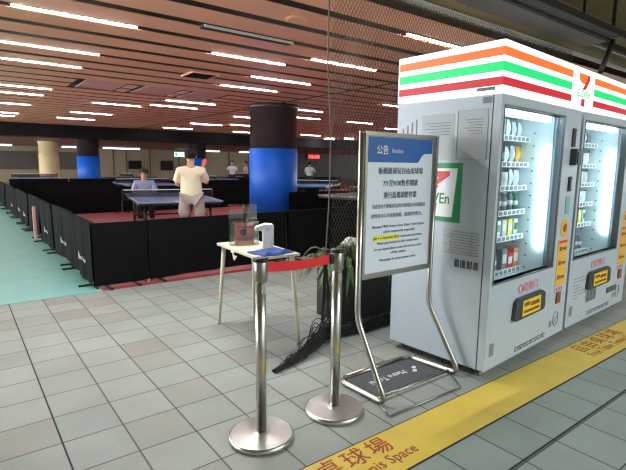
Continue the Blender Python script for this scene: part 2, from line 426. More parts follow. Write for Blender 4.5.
# lamps under the low far ceiling
FARL = [(6.1, 7.9, 'soft'), (8.8, 11.4, 'soft'), (16.0, 18.0, 'soft'), (20.0, 22.4, 'soft'), (0.5, 3.2, 'soft')]  # the first entry is a panel imitating glow on the far wall
for i, (x0, x1, k) in enumerate(FARL):
    o = thing('soffit_lamp', ((x0+x1)/2, 37.0, 2.579), 0, 'wide pale lamp under the low far ceiling, %s from the green floor side' % ORD[(i+1) % 7], 'ceiling lamp', 'lamps under the low far ceiling')
    h = (x1-x0)/2
    b = MB(); b.box(-h, h, -0.3, 0.3, -0.05, 0.0); b.build('housing', 'trim_pale', o)
    b = MB(); b.box(-h+.05, h-.05, -0.27, 0.27, -0.12, -0.05); b.build('diffuser', 'lamp_soft', o)

o = thing('ceiling_speaker', (3.06, 4.38, CH), 0, 'round pale speaker set in the ceiling slat above the net rope', 'speaker')
b = MB(); b.lathe([(0.105, -0.012), (0.12, -0.006), (0.12, 0.0)], n=28); b.build('rim', 'slat', o)
b = MB(); b.lathe([(0.095, -0.016), (0.1, -0.012)], n=28); b.build('grille', 'slat', o)
o = thing('ceiling_vent', (3.6, 8.1, CH), 0, 'brown square air grille in the slatted ceiling near the wide column', 'vent')
b = MB()
for k in range(9): b.box(-0.22, 0.22, -0.24+0.055*k, -0.21+0.055*k, -0.02, -0.004)
b.build('slats', 'beam', o)
b = MB(); b.box(-0.25, 0.25, -0.27, -0.25, -0.024, 0); b.box(-0.25, 0.25, 0.25, 0.27, -0.024, 0); b.box(-0.25, -0.23, -0.25, 0.25, -0.024, 0); b.box(0.23, 0.25, -0.25, 0.25, -0.024, 0)
b.build('frame', 'slat', o)

# services over the passage
o = thing('cable_tray', (0, 2.53, 3.0), 0, 'dark ladder cable tray hung over the vending machines', 'cable tray')
b = MB(); b.box(-6, 6.5, -0.09, -0.075, -0.02, 0.05); b.box(-6, 6.5, 0.075, 0.09, -0.02, 0.05); b.build('side_rails', 'black', o)
b = MB()
for k in range(100): b.box(0.0+k*0.065, 0.022+k*0.065, -0.075, 0.075, 0.0, 0.015)
b.build('rungs', 'duct', o)['kind'] = 'stuff'
b = MB(); b.tube([(6.46, 0.05, -0.02), (6.2, 0.05, -0.42)], 0.03, 6); b.build('bracket', 'black', o)
for x in (0.5, 3.5, 6.3):
    b = MB(); b.box(x-.015, x+.015, -0.015, 0.015, 0.016, 0.599); b.build('hanger', 'black', o)
o = thing('air_duct', (0, 2.83, 3.0), 0, 'long flat grey duct beside the cable tray under the concrete ceiling', 'duct')
b = MB(); b.box(-6, 6.57, -0.14, 0.14, 0.0, 0.16, bev=0.006); b.build('duct_body', 'duct', o)
for k in range(8):
    b = MB(); b.box(-5.5+k*1.6, -5.46+k*1.6, -0.15, 0.15, -0.004, 0.17); b.build('flange', 'duct', o)
for x in (0.9, 3.9, 6.2):
    b = MB(); b.box(x-.012, x+.012, -0.012, 0.012, 0.161, 0.599); b.build('hanger', 'black', o)
for k, (y, z, r) in enumerate([(3.08, 3.12, 0.03), (2.15, 3.42, 0.035)]):
    b = MB(); b.tube([(-7.5, y, z), (15, y, z)], r, 10)
    for j in range(7): b.box(-6+3*j-.01, -6+3*j+.01, y-.01, y+.01, z+r, 3.599)
    tag(b.build('conduit', 'duct'), ['thin grey pipe between ceiling edge rail and air duct', 'thicker grey pipe high under the concrete ceiling'][k], 'pipe')

# ------------------------------------------------------------------ columns
def column(x, y, r, top, split, label, pad='pad_blue', up='column_black'):
    o = thing('column', (x, y, 0.004), 0, label, 'column')
    b = MB(); b.lathe([(r-0.02, split), (r-0.02, top-0.12), (r+0.02, top-0.11), (r+0.02, top-0.006)], n=48); b.build('upper_cladding', up, o)
    b = MB(); b.lathe([(r, 0.0), (r, split-0.01), (r-0.02, split)], n=48); b.build('lower_padding', pad, o)
    return o
column(6.90, 10.90, 0.645, CH, 1.86, 'wide round column, black above and blue padded below, standing behind the barriers')
column(5.1, 24.3, 0.50, 2.58, 1.72, 'small far blue and black column beside the cream one')
column(10.55, 24.3, 0.47, 2.58, 1.72, 'far blue and black column behind the standing player')
column(4.27, 30.0, 0.50, 2.58, 1.9, 'pale cream round column at the far end of the hall', 'column_cream', 'column_cream')

# ------------------------------------------------------------------ court barriers
def barrier(L, cloth, seed, mark=None, legs=2, full=True):
    """panel along +x from 0 to L, z up to 0.75"""
    rnd = random.Random(seed); ph = [rnd.uniform(0, 6.28) for _ in range(4)]
    def fn(side):
        def f(u, v):
            x = u*L; z = 0.035+v*0.72
            a = 0.012*math.sin(9*x+ph[0])+0.006*math.sin(23*x+ph[1]+1.5*v)+0.012*(1-v)*math.sin(4.2*x+ph[2])
            return Vector((x, side*0.022+a*(0.4+0.6*(1-v)), z+(0.008*math.sin(3*x+ph[3]) if v > .5 else 0)))
        return f
    b = MB(); n = max(8, int(L/0.05))
    b.grid(fn(-1), n, 8); b.grid(fn(1), n, 8)
    b.box(0, L, -0.024, 0.024, 0.745, 0.762)
    parts = [('cloth', b, cloth)]
    b = MB(); b.tube([(0.03, 0, 0.0), (0.03, 0, 0.74), (L-0.03, 0, 0.74), (L-0.03, 0, 0.0)], 0.009, 6); parts.append(('frame', b, 'frame_black'))
    for x in (0.15, L-0.15)[:legs]:
        b = MB(); b.box(x-0.014, x+0.014, -0.15, 0.15, 0.0, 0.02); parts.append(('foot', b, 'frame_black'))
    return parts
def place_barrier(loc, rotz, L, cloth, seed, label, group, mark=False, both=False):
    o = thing('court_barrier', loc, rotz, label, 'barrier', group)
    for nm, b, m in barrier(L, cloth, seed): b.build(nm, m, o)
    if mark:
        b = MB(); c = L*0.62; z = 0.30; y = -0.052
        b.prism([(c-.085, y, z+.0), (c-.055, y, z+.055), (c-.035, y, z+.035), (c-.06, y, z-.01)], (0, 0.003, 0))
        b.prism([(c-.075, y, z-.03), (c-.045, y, z+.005), (c-.03, y, z-.01), (c-.05, y, z-.05)], (0, 0.003, 0))
        b.build('emblem', 'white_print', o)
        text('lettering', 'Metro Taipei', 0.075, 'white_print', o, (c+0.17, y-0.002, z-0.005), (H90, 0, 0), fit=0.34)
    return o
# front row, facing the passage
xs = [1.82, 3.95, 6.08, 8.21, 10.34, 12.47]
place_barrier((1.185, 5.70, 0.006), 0.045, 0.625, 'cloth_black', 1, 'short draped black barrier end at the corner of green and tiled floor', 'front barriers')
for i, x in enumerate(xs[:-1]):
    place_barrier((x, 5.735+0.05*(x-1.82), 0.006), 0.05, 2.1, 'cloth_black', 10+i,
        ['black cloth barrier behind the white table, first full panel of the front row', 'black cloth barrier in the front row below the wide blue column',
         'black cloth barrier of the front row behind the hanging net', 'black cloth barrier of the front row behind the notice board', 'black cloth barrier of the front row hidden by the vending machines'][i], 'front barriers')
# side row beside the green floor, running away from the camera
y = 5.76
for i in range(11):
    L = 1.385
    yy = y + (0.2 if i >= 3 else 0)
    place_barrier((1.215+0.012*(i % 2), yy+L, 0.007), -H90+(0.012 if i % 2 else -0.008), L, 'cloth_green', 30+i,
        'dark green black barrier with white emblem beside the green floor, %s from the corner' % ORD[i], 'side barriers', mark=(i < 7))
    y += 1.40
o = tag(MB().box(1.05, 1.10, 10.12, 10.17, 0.0, 0.62, bev=0.004).build('marker_post', 'pink_panel'), 'small pinkish post in the gap of the side barriers', 'post')
o.location = (0.06, 0, 0.004)
# inner rows
def row(x0, y0, n, L, rotz, desc, grp, seed, cloth='cloth_black'):
    for i in range(n):
        place_barrier((x0+i*(L+0.03)*math.cos(rotz), y0+i*(L+0.03)*math.sin(rotz), 0.006), rotz, L, cloth, seed+i,
            'black cloth barrier, %s from the green floor in the %s' % (ORD[i], desc), grp)
row(1.7, 14.2, 3, 2.1, 0.0, 'row behind the main table', 'barriers behind the main table', 60)
row(6.75, 9.9, 5, 2.1, 0.0, 'row beside the wide column', 'barriers beside the wide column', 70)
row(1.7, 18.6, 6, 2.1, 0.0, 'second row back across the courts', 'second row of barriers', 80)
row(1.7, 22.0, 8, 2.1, 0.0, 'farthest row before the back wall', 'farthest barriers', 90)

# ------------------------------------------------------------------ table tennis tables
def tt_table(loc, rotz, top, label):
    o = thing('table_tennis_table', loc, rotz, label, 'table', 'table tennis tables')
    for sgn in (-1, 1):
        b = MB(); y0, y1 = (0.004, 1.37) if sgn > 0 else (-1.37, -0.004)
        b.box(-0.7625, 0.7625, y0, y1, 0.735, 0.76, 0)
        for a in ((-0.7625, -0.7425), (0.7425, 0.7625), (-0.0015, 0.0015)): b.box(a[0], a[1], y0, y1, 0.7602, 0.7606, 1)
        ye = (1.35, 1.37) if sgn > 0 else (-1.37, -1.35)
        b.box(-0.7625, 0.7625, ye[0], ye[1], 0.7602, 0.7606, 1)
        b.build('half_top', [top, 'white'], o)
        b = MB(); b.box(-0.74, 0.74, y0+0.02*sgn if sgn > 0 else y0+0.02, y1-0.02, 0.69, 0.734); b.build('apron', 'frame_black', o)
        for x in (-0.6, 0.6):
            b = MB(); b.tube([(x, sgn*1.0, 0.69), (x, sgn*1.05, 0.10)], 0.025, 8); lg = b.build('leg', 'frame_black', o)
            b = MB(); b.tube([(x-0.02, sgn*1.05, 0.05), (x+0.02, sgn*1.05, 0.05)], 0.05, 14); b.build('wheel', 'dark_grey', lg)
        b = MB(); b.tube([(-0.6, sgn*1.03, 0.3), (0.6, sgn*1.03, 0.3)], 0.018, 8); b.tube([(-0.6, sgn*1.03, 0.3), (-0.6, sgn*0.15, 0.62)], 0.015, 6); b.tube([(0.6, sgn*1.03, 0.3), (0.6, sgn*0.15, 0.62)], 0.015, 6)
        b.build('undercarriage', 'frame_black', o)
    for x in (-0.9, 0.9):
        b = MB(); b.box(x-0.012, x+0.012, -0.012, 0.012, 0.70, 0.925); b.box(min(x, x*0.8), max(x, x*0.8), -0.02, 0.02, 0.70, 0.72); b.build('net_post', 'frame_black', o)
    b = MB(); b.box(-0.885, 0.885, -0.001, 0.001, 0.765, 0.90); n = b.build('net', 'net_fine', o)
    b = MB(); b.box(-0.885, 0.885, -0.004, 0.004, 0.90, 0.918); b.build('tape', 'white', n)
    return o
Z = 0.006
tt_table((3.53, 9.6, Z), math.radians(-11), 'table_blue', 'blue table tennis table between the standing and the seated player')
tt_table((5.2, 16.6, Z), math.radians(-4), 'table_blue', 'blue table tennis table behind the seated player, beyond the second barrier row')
tt_table((2.9, 24.6, Z), 0.0, 'table_blue', 'pale blue far table before the dark windows')
tt_table((10.3, 13.6, Z), math.radians(-50), 'table_cyan', 'bright cyan table beside the wide column, with a net post')
tt_table((8.3, 8.3, Z), math.radians(-80), 'table_grey', 'pale table seen through the hanging net')
tt_table((9.2, 20.4, Z), math.radians(-80), 'table_blue', 'blue far table behind the standing player')
tt_table((13.4, 25.0, Z), math.radians(-85), 'table_blue', 'farthest blue table near the two white shirted players')
tt_table((7.2, 25.8, Z), math.radians(-85), 'table_blue', 'far blue table next to the small blue column')

# ------------------------------------------------------------------ people
def skin_mesh(name, verts, edges, radii, root, m, parent, sub=2, dz=None):
    me = bpy.data.meshes.new(name); me.from_pydata([Vector(v) for v in verts], edges, []); me.update()
    o = bpy.data.objects.new(name, me); COL.objects.link(o)
    md = o.modifiers.new('skin', 'SKIN'); md.use_smooth_shade = True
    if not me.skin_vertices: me.attributes.new('skin', 'FLOAT', 'POINT')
    sv = me.skin_vertices[0].data
    for i, r in enumerate(radii):
        sv[i].radius = (r, r) if not isinstance(r, tuple) else r
        sv[i].use_root = (i == root)
    ss = o.modifiers.new('sub', 'SUBSURF'); ss.levels = sub; ss.render_levels = sub
    dg = bpy.context.evaluated_depsgraph_get(); dg.update()
    nm = bpy.data.meshes.new_from_object(o.evaluated_get(dg))
    bpy.data.objects.remove(o); bpy.data.meshes.remove(me)
    nm.materials.clear(); nm.materials.append(M[m])
    for pl in nm.polygons: pl.use_smooth = True
    o = bpy.data.objects.new(name, nm); COL.objects.link(o); o.parent = parent
    return o
class Sk:
    def __init__(s): s.v = []; s.e = []; s.r = []
    def add(s, p, r, parent=None):
        s.v.append(p); s.r.append(r); i = len(s.v)-1
        if parent is not None: s.e.append((parent, i))
        return i
    def chain(s, start, pts):
        i = start
        for p, r in pts: i = s.add(p, r, i)
        return i
def hand(s, wrist, d, n, sc_=1.0, curl=0.35):
    """d = direction of the fingers, n = palm normal; fingers curl towards n"""
    d = Vector(d).normalized(); n = (Vector(n)-d*Vector(n).dot(d)).normalized(); w = d.cross(n)
    W = Vector(s.v[wrist])
    palm = s.add(W+d*0.055*sc_, (0.036*sc_, 0.02*sc_), wrist)
    P = Vector(s.v[palm])
    for k, (off, ln) in enumerate([(-0.03, .062), (-0.01, .075), (0.01, .07), (0.03, .055)]):
        a = P+d*0.04*sc_+w*off*sc_
        i = s.add(a, 0.0095*sc_, palm)
        c = curl
        p1 = a+(d*math.cos(c)+n*math.sin(c))*ln*0.5*sc_
        p2 = p1+(d*math.cos(2.2*c)+n*math.sin(2.2*c))*ln*0.5*sc_
        i = s.add(p1, 0.0085*sc_, i); s.add(p2, 0.0075*sc_, i)
    t0 = W+d*0.03*sc_-w*0.038*sc_+n*0.008*sc_
    i = s.add(t0, 0.011*sc_, palm); s.add(t0+(d*0.7-w*0.5+n*0.4)*0.045*sc_, 0.009*sc_, i)

def person(label, loc, rotz, J, top, bottom, kind, scale=1.0, cap=False, group=None, detail=True, paddle=False):
    """figure faces +y in its own frame. J: joints."""
    o = thing('person', loc, rotz, label, 'person', group); o.scale = (scale,)*3
    s = Sk()
    hp = Vector(J['hip']); ch = Vector(J['chest']); nk = Vector(J['neck']); hd = Vector(J['head'])
    root = s.add(hp, (0.15, 0.115))
    wa = s.add(hp.lerp(ch, 0.45), (0.135, 0.10), root)
    c = s.add(ch, (0.155, 0.105), wa)
    sh = s.add(ch.lerp(nk, 0.58), (0.09, 0.062), c)
    n = s.add(nk, 0.052, sh)
    jaw = s.add(nk.lerp(hd, 0.55)+Vector((0, 0.02, 0)), 0.066, n)
    sk_ = s.add(hd+Vector((0, 0.0, 0.02)), (0.078, 0.094), jaw)
    s.add(hd+Vector((0, -0.01, 0.085)), (0.058, 0.07), sk_)
    for sd in ('L', 'R'):
        shp = Vector(J['sh'+sd]); el = Vector(J['el'+sd]); wr = Vector(J['wr'+sd])
        a = s.add(shp, 0.056, sh); a = s.chain(a, [(shp.lerp(el, 0.5), 0.048), (el, 0.040), (el.lerp(wr, 0.35), 0.039), (wr, 0.026)])
        if detail: hand(s, a, J.get('hd'+sd, wr-el), J.get('pn'+sd, Vector((0, 1, 0))), curl=0.9 if (paddle and sd == 'R') else 0.4)
        else: s.chain(a, [(wr+(wr-el).normalized()*0.09, 0.03)])
        hj = Vector(J['leg'+sd]); kn = Vector(J['kn'+sd]); an = Vector(J['an'+sd]); toe = Vector(J['toe'+sd])
        a = s.add(hj, 0.088, root); s.chain(a, [(hj.lerp(kn, 0.5), 0.074), (kn, 0.056), (kn.lerp(an, 0.35), 0.056), (an, 0.036), (toe, (0.04, 0.028))])
    skin_mesh('body', s.v, s.e, s.r, root, 'skin', o)
    hv = hd
    # face
    b = MB()
    b.tube([hv+Vector((0, 0.088, 0.02)), hv+Vector((0, 0.108, -0.02)), hv+Vector((0, 0.092, -0.026))], [0.008, 0.014, 0.008], 8); b.build('nose', 'skin', o)
    for x in (-0.033, 0.033):
        b = MB(); b.lathe([(0.001, -0.008), (0.011, -0.003), (0.011, 0.003), (0.001, 0.008)], hv+Vector((x, 0.086, 0.022)), 10); b.build('eye', 'black', o)
    for x in (-0.086, 0.086):
        b = MB(); b.lathe([(0.001, -0.032), (0.012, -0.016), (0.015, 0.012), (0.001, 0.03)], hv+Vector((x, 0.0, 0.0)), 10, sy=1.5); b.build('ear', 'skin', o)
    b = MB(); b.box(-0.024, 0.024, 0.078, 0.088, -0.056, -0.049); mo = b.build('mouth', 'rubber_red', o); mo.location = hv
    # hair cap
    b = MB()
    def hair(u, v):
        th = u*2*math.pi; low = -0.35 if math.sin(th) < 0.25 else 0.38
        if math.sin(th) < -0.3: low = -0.75
        ph = low+(H90-low)*v
        w = 1+0.03*math.sin(9*th+5*v)
        return hv+Vector((0.096*w*math.cos(th)*math.cos(ph), 0.108*w*math.sin(th)*math.cos(ph)-0.004, 0.035+0.098*math.sin(ph)))
    b.grid(hair, 40, 10); b.build('hair', 'hair', o, solid=0.008)
    if cap:
        b = MB(); b.lathe([(0.108, 0.05), (0.108, 0.09), (0.085, 0.135), (0.03, 0.158), (0.001, 0.16)], hv, 24, sy=1.12)
        cp = b.build('cap', 'cap_dark', o)
        b = MB(); b.prism([hv+Vector((x, y, 0.052)) for x, y in ((-0.08, 0.07), (0.08, 0.07), (0.075, 0.15), (0.04, 0.19), (-0.04, 0.19), (-0.075, 0.15))], (0, 0, 0.01)); b.build('peak', 'cap_dark', cp)
    # shirt with sleeves
    s = Sk()
    hem = hp+Vector((0, 0, -0.16)) if J.get('stand', True) else hp+Vector((0, 0, 0.0))
    root = s.add(hem, (0.215, 0.17)); wa = s.add(hp.lerp(ch, 0.5), (0.182, 0.135), root); c = s.add(ch, (0.19, 0.13), wa)
    shv = s.add(ch.lerp(nk, 0.58), (0.14, 0.105), c); s.add(nk-Vector((0, 0, 0.005)), (0.078, 0.074), shv)
    for sd in ('L', 'R'):
        shp = Vector(J['sh'+sd]); el = Vector(J['el'+sd])
        a = s.add(shp, 0.078, shv); f = J.get('sleeve', 0.75); s.chain(a, [(shp.lerp(el, f*0.6), 0.078), (shp.lerp(el, f), 0.08)])
    skin_mesh('shirt', s.v, s.e, s.r, root, top, o)
    # shorts or trousers
    s = Sk(); root = s.add(hp+Vector((0, 0, 0.02)), (0.165, 0.13)); f = J.get('cuff', 0.9)
    for sd in ('L', 'R'):
        hj = Vector(J['leg'+sd]); kn = Vector(J['kn'+sd]); an = Vector(J['an'+sd])
        a = s.add(hj, 0.105, root)
        if f <= 1: s.chain(a, [(hj.lerp(kn, 0.5*f), 0.108), (hj.lerp(kn, f), 0.105)])
        else: s.chain(a, [(hj.lerp(kn, 0.5), 0.095), (kn, 0.075), (kn.lerp(an, 0.5), 0.07), (kn.lerp(an, 0.92), 0.065)])
    skin_mesh('shorts' if f <= 1 else 'trousers', s.v, s.e, s.r, root, bottom, o)
    for sd in ('L', 'R'):
        an = Vector(J['an'+sd]); toe = Vector(J['toe'+sd]); d = (toe-an); d.z = 0; d.normalize()
        s = Sk(); r0 = s.add(an+Vector((0, 0, -0.035))-d*0.03, (0.042, 0.04)); s.chain(r0, [(an+d*0.08+Vector((0, 0, -0.043)), (0.048, 0.036)), (an+d*0.17+Vector((0, 0, -0.05)), (0.042, 0.028))])
        skin_mesh('shoe', s.v, s.e, s.r, r0, 'white_gloss' if kind != 'dark' else 'black', o, sub=1)
    return o

stand = dict(hip=(0, 0, 0.93), chest=(0, 0.0, 1.22), neck=(0, 0.0, 1.42), head=(0, 0.03, 1.56),
    shL=(-0.175, 0, 1.325), shR=(0.175, 0, 1.325), elL=(-0.25, 0.02, 1.10), elR=(0.27, 0.06, 1.10), wrL=(-0.19, 0.21, 1.03), wrR=(0.25, 0.24, 1.15),
    legL=(-0.10, 0, 0.88), legR=(0.10, 0, 0.88), knL=(-0.14, 0.03, 0.48), knR=(0.14, 0.03, 0.48), anL=(-0.16, 0, 0.085), anR=(0.16, 0, 0.085), toeL=(-0.18, 0.15, 0.035), toeR=(0.18, 0.15, 0.035))
# player seen from behind, racket raised
J = dict(stand); J.update(elL=(-0.235, 0.09, 1.11), wrL=(-0.14, 0.30, 1.08), elR=(0.25, 0.12, 1.12), wrR=(0.225, 0.22, 1.30), pnR=Vector((-1, 0.2, 0)), cuff=0.85, sleeve=0.9)
B = person('person in a cream T-shirt and grey shorts, back turned, raising a red racket', (3.10, 7.42, Z), math.radians(-24), J, 'shirt_yellow', 'shorts_grey', 'light', scale=1.0, paddle=True)
# racket: held, so a thing of its own
rk = thing('racket', (0, 0, 0), 0, 'red table tennis racket held up by the standing player', 'racket')
hw = Matrix.Translation((3.10, 7.42, Z)) @ Matrix.Rotation(math.radians(-24), 4, 'Z')
rk.matrix_world = hw @ Matrix.Translation((0.195, 0.245, 1.335)) @ Matrix.Rotation(math.radians(28), 4, 'Z') @ Matrix.Rotation(math.radians(12), 4, 'Y')
b = MB(); b.box(-0.012, 0.012, -0.014, 0.014, -0.06, 0.045, bev=0.004); b.build('handle', 'wood', rk)
b = MB(); pts = [(0.0, 0.077*math.cos(a), 0.12+0.08*math.sin(a)) for a in [i*math.pi/14 for i in range(28)]]
b.prism([(-0.004, q[1], q[2]) for q in pts], (0.008, 0, 0)); b.build('blade', 'wood', rk)
b = MB(); b.prism([(-0.007, q[1], q[2]) for q in pts], (0.0028, 0, 0)); b.prism([(0.0042, q[1], q[2]) for q in pts], (0.0028, 0, 0)); b.build('rubber', 'rubber_red', rk)
# seated player
J = dict(hip=(0, 0, 0.53), chest=(0, 0.03, 0.83), neck=(0, 0.05, 1.03), head=(0, 0.08, 1.17),
    shL=(-0.19, 0.04, 0.97), shR=(0.19, 0.04, 0.97), elL=(-0.26, 0.12, 0.74), elR=(0.26, 0.12, 0.74), wrL=(-0.13, 0.30, 0.70), wrR=(0.13, 0.30, 0.70),
    legL=(-0.10, 0.02, 0.52), legR=(0.10, 0.02, 0.52), knL=(-0.13, 0.42, 0.52), knR=(0.13, 0.42, 0.52), anL=(-0.13, 0.42, 0.085), anR=(0.13, 0.42, 0.085), toeL=(-0.14, 0.56, 0.035), toeR=(0.14, 0.56, 0.035), stand=False, cuff=1.5, sleeve=1.0)
AX, AY = 3.70, 11.75
A = person('seated person in a lilac shirt and dark cap facing the camera across the table', (AX, AY, Z), math.radians(165), J, 'shirt_lilac', 'trousers', 'dark', cap=True)
o = thing('chair', (AX, AY, Z), math.radians(165), 'plain black chair under the seated person in lilac', 'chair')
b = MB(); b.box(-0.21, 0.21, -0.2, 0.22, 0.34, 0.375, bev=0.01); b.build('seat', 'black', o)
b = MB(); b.box(-0.2, 0.2, -0.235, -0.205, 0.55, 0.85, bev=0.01); b.build('backrest', 'black', o)
for x in (-0.19, 0.19):
    b = MB(); b.tube([(x, 0.2, 0.36), (x, 0.21, 0.0)], 0.012, 8); b.build('leg', 'frame_grey', o)
    b = MB(); b.tube([(x, -0.225, 0.8), (x, -0.215, 0.36), (x, -0.24, 0.0)], 0.012, 8); b.build('leg', 'frame_grey', o)
# far players
J = dict(stand); J.update(cuff=1.5, elR=(0.29, 0.1, 1.12), wrR=(0.24, 0.33, 1.16))
for loc, rz, lab, t in [((11.9, 22.9, Z), 2.6, 'far person in a white shirt standing behind the barriers, just past the standing player', 'shirt_white'),
                      ((13.0, 23.4, Z), 1.2, 'far person in a pale shirt close beside the wide blue column', 'shirt_white'),
                      ((14.6, 19.6, Z), -0.8, 'far person in white leaning by the bright cyan table', 'shirt_white')]:
    person(lab, loc, rz, J, t, 'trousers', 'dark', scale=0.96, detail=False)

# ------------------------------------------------------------------ things on the far wall
def wall_box(name, x0, x1, z0, z1, y, m, label, cat, fr='black'):
    o = thing(name, ((x0+x1)/2, y, z0), 0, label, cat)
    w = (x1-x0)/2; h = z1-z0
    b = MB(); b.box(-w, w, 0, 0.08, 0, h, bev=0.01); b.build('casing', fr, o)
    b = MB(); b.box(-w+.04, w-.04, -0.006, -0.001, 0.04, h-.04); b.build('screen', m, o)
    return o
wall_box('wall_screen', 11.36, 12.4, 0.95, 1.65, 39.85, 'screen', 'dark flat screen on the far wall behind the seated person', 'screen')
wall_box('wall_screen', 14.0, 15.1, 0.85, 1.68, 39.85, 'screen', 'dark flat screen on the far wall below the exit sign', 'screen')
o = wall_box('exit_sign', 14.75, 15.7, 1.98, 2.44, 38.8, 'exit_green', 'lit green exit sign hanging before the far wall', 'sign', 'dark_grey')
b = MB(); b.box(-.3, -.28, 0.02, 0.04, 0.46, 0.6); b.box(.28, .3, 0.02, 0.04, 0.46, 0.6); b.build('hanger', 'dark_grey', o)
text('lettering', 'EXIT', 0.26, 'white', o, (0.14, -0.02, 0.23), (H90, 0, 0), fit=0.42)
b = MB(); b.box(-0.36, -0.16, -0.02, -0.008, 0.1, 0.38); b.build('pictogram', 'white', o)
o = thing('led_clock', (29.9, 39.45, 2.05), 0, 'red digital clock high on the charcoal far wall', 'clock')
b = MB(); b.box(-0.85, 0.85, 0, 0.1, 0, 0.5); b.build('casing', 'black', o)
text('digits', '18:08', 0.5, 'led_red', o, (0, -0.01, 0.25), (H90, 0, 0), fit=1.4, bold=0.02)

# ------------------------------------------------------------------ vending machines
MO = Vector((2.7846, 1.7190, 0)); MR = 0.0745108; MW, MD, MH = 1.345, 0.8235, 1.9126
def mloc(s, n=0, z=0):
    return MO + Vector((math.cos(MR)*s-math.sin(MR)*n, math.sin(MR)*s+math.cos(MR)*n, z))
GX0, GX1, GZ0, GZ1 = 0.045, 0.985, 0.672, 1.838
SHELVES = [0.625, 0.90, 1.105, 1.30, 1.485, 1.685]
def vending(s0, label, second=False):
    o = thing('vending_machine', mloc(s0), MR-(0.028 if second else 0), label, 'vending machine', 'vending machines')
    W = MW-0.012
    b = MB(); b.box(0, W, 0.77, MD, 0.06, MH); b.box(0, 0.03, 0.06, 0.77, 0.06, MH); b.box(1.02, W, 0.06, 0.77, 0.06, MH)
    b.box(0.03, 1.02, 0.06, 0.77, 1.86, MH); b.box(0.03, 1.02, 0.06, 0.77, 0.06, 0.57); b.build('cabinet', 'machine', o)
    b = MB(); b.box(0, GX0, 0, 0.055, 0.06, MH, bev=0.004); b.box(GX1, W, 0, 0.055, 0.06, MH, bev=0.004)
    b.box(GX0, GX1, 0, 0.055, 0.06, GZ0, bev=0.004); b.box(GX0, GX1, 0, 0.055, GZ1, MH, bev=0.004); d = b.build('door', 'machine', o)
    b = MB(); b.box(GX0+.005, GX1-.005, 0.02, 0.026, GZ0+.005, GZ1-.005); b.build('window_pane', 'glass', o)
    b = MB(); t = 0.012
    b.box(GX0-t, GX0, -0.004, 0.05, GZ0-t, GZ1+t); b.box(GX1, GX1+t, -0.008, 0.05, GZ0-t, GZ1+t); b.box(GX0, GX1, -0.004, 0.05, GZ0-t, GZ0); b.box(GX0, GX1, -0.004, 0.05, GZ1, GZ1+t)
    b.build('window_frame', 'frame_grey', o)
    b = MB(); b.box(0.032, 1.018, 0.755, 0.769, 0.575, 1.855); b.box(0.032, 0.045, 0.08, 0.755, 0.575, 1.855); b.box(1.004, 1.0185, 0.08, 0.755, 0.575, 1.855)
    b.box(0.045, 1.004, 0.08, 0.755, 1.845, 1.858); b.box(0.045, 1.004, 0.08, 0.755, 0.572, 0.585); b.build('liner', 'machine_in', o)
    b = MB()
    for z in [0.62+0.1*k for k in range(12)]:
        for n in (0.22, 0.33): b.box(1.0005, 1.0038, n, n+0.012, z, z+0.012)
    b.build('peg_holes', 'dark_grey', o)
    for z in SHELVES:
        b = MB(); b.box(0.047, 1.0, 0.27, 0.75, z-0.015, z); sh = b.build('shelf', 'machine_in', o)
        b = MB(); b.box(0.047, 1.0, 0.255, 0.269, z-0.032, z+0.012); b.build('price_rail', 'white_gloss', sh)
        b = MB()
        for k in range(13): b.box(0.07+k*0.071, 0.115+k*0.071, 0.252, 0.2548, z-0.024, z+0.004)
        b.build('price_tags', 'print_grey', sh)
    b = MB(); b.box(0.962, 0.999, 0.10, 0.145, 0.80, 1.62); b.build('side_lamp', 'tube_cool', o)
    b = MB(); b.box(0.10, 0.93, 0.075, 0.11, 1.80, 1.835); b.build('top_lamp', 'tube_cool', o)
    for s in (0.08, W-0.08):
        for n in (0.08, 0.75):
            b = MB(); b.lathe([(0.03, 0.0), (0.03, 0.012), (0.012, 0.014), (0.012, 0.0595)], (s, n, 0), 12); b.build('foot', 'frame_grey', o)
    b = MB(); b.box(0.05, W-0.05, 0.12, 0.70, 0.02, 0.059); b.build('underside_tray', 'black', o)
    # collection slot
    zc = 0.432; b = MB()
    b.prism([(0.345, -0.001, zc-0.075), (0.36, -0.001, zc+0.055), (0.40, -0.001, zc+0.08), (0.80, -0.001, zc+0.08), (0.845, -0.001, zc+0.055), (0.855, -0.001, zc-0.06), (0.82, -0.001, zc-0.08), (0.37, -0.001, zc-0.085)], (0, -0.028, 0))
    sl = b.build('pickup_slot', 'dark_grey', o)
    b = MB(); b.box(0.45, 0.75, -0.036, -0.0295, zc-0.062, zc+0.055, bev=0.003); fl = b.build('flap', 'stick_yellow', sl)
    b = MB(); b.box(0.47, 0.56, -0.0385, -0.0365, zc+0.012, zc+0.04); b.box(0.47, 0.72, -0.0385, -0.0365, zc-0.04, zc-0.02); b.box(0.58, 0.72, -0.0385, -0.0365, zc+0.0, zc+0.03); b.build('instructions', 'stick_brown', fl)
    text('slot_lettering', '取物口', 0.075, 'pink_print', o, (0.63, -0.0015, 0.572), (H90, 0, 0), fit=0.24, bold=0.0012)
    b = MB(); b.tube([(0.465+0.03*math.cos(a), -0.002, 0.572+0.03*math.sin(a)) for a in [i*math.pi/10 for i in range(20)]], 0.005, 5, closed=True); b.build('slot_mark', 'pink_print', o)
    # payment column
    b = MB(); b.box(1.16, 1.225, -0.01, -0.0005, 1.62, 1.765, bev=0.003); b.build('note_slot', 'black', o)
    b = MB(); b.box(1.155, 1.265, -0.05, -0.0005, 1.475, 1.605, bev=0.006); b.box(1.175, 1.245, -0.056, -0.051, 1.49, 1.58); b.build('card_reader', 'dark_grey', o)
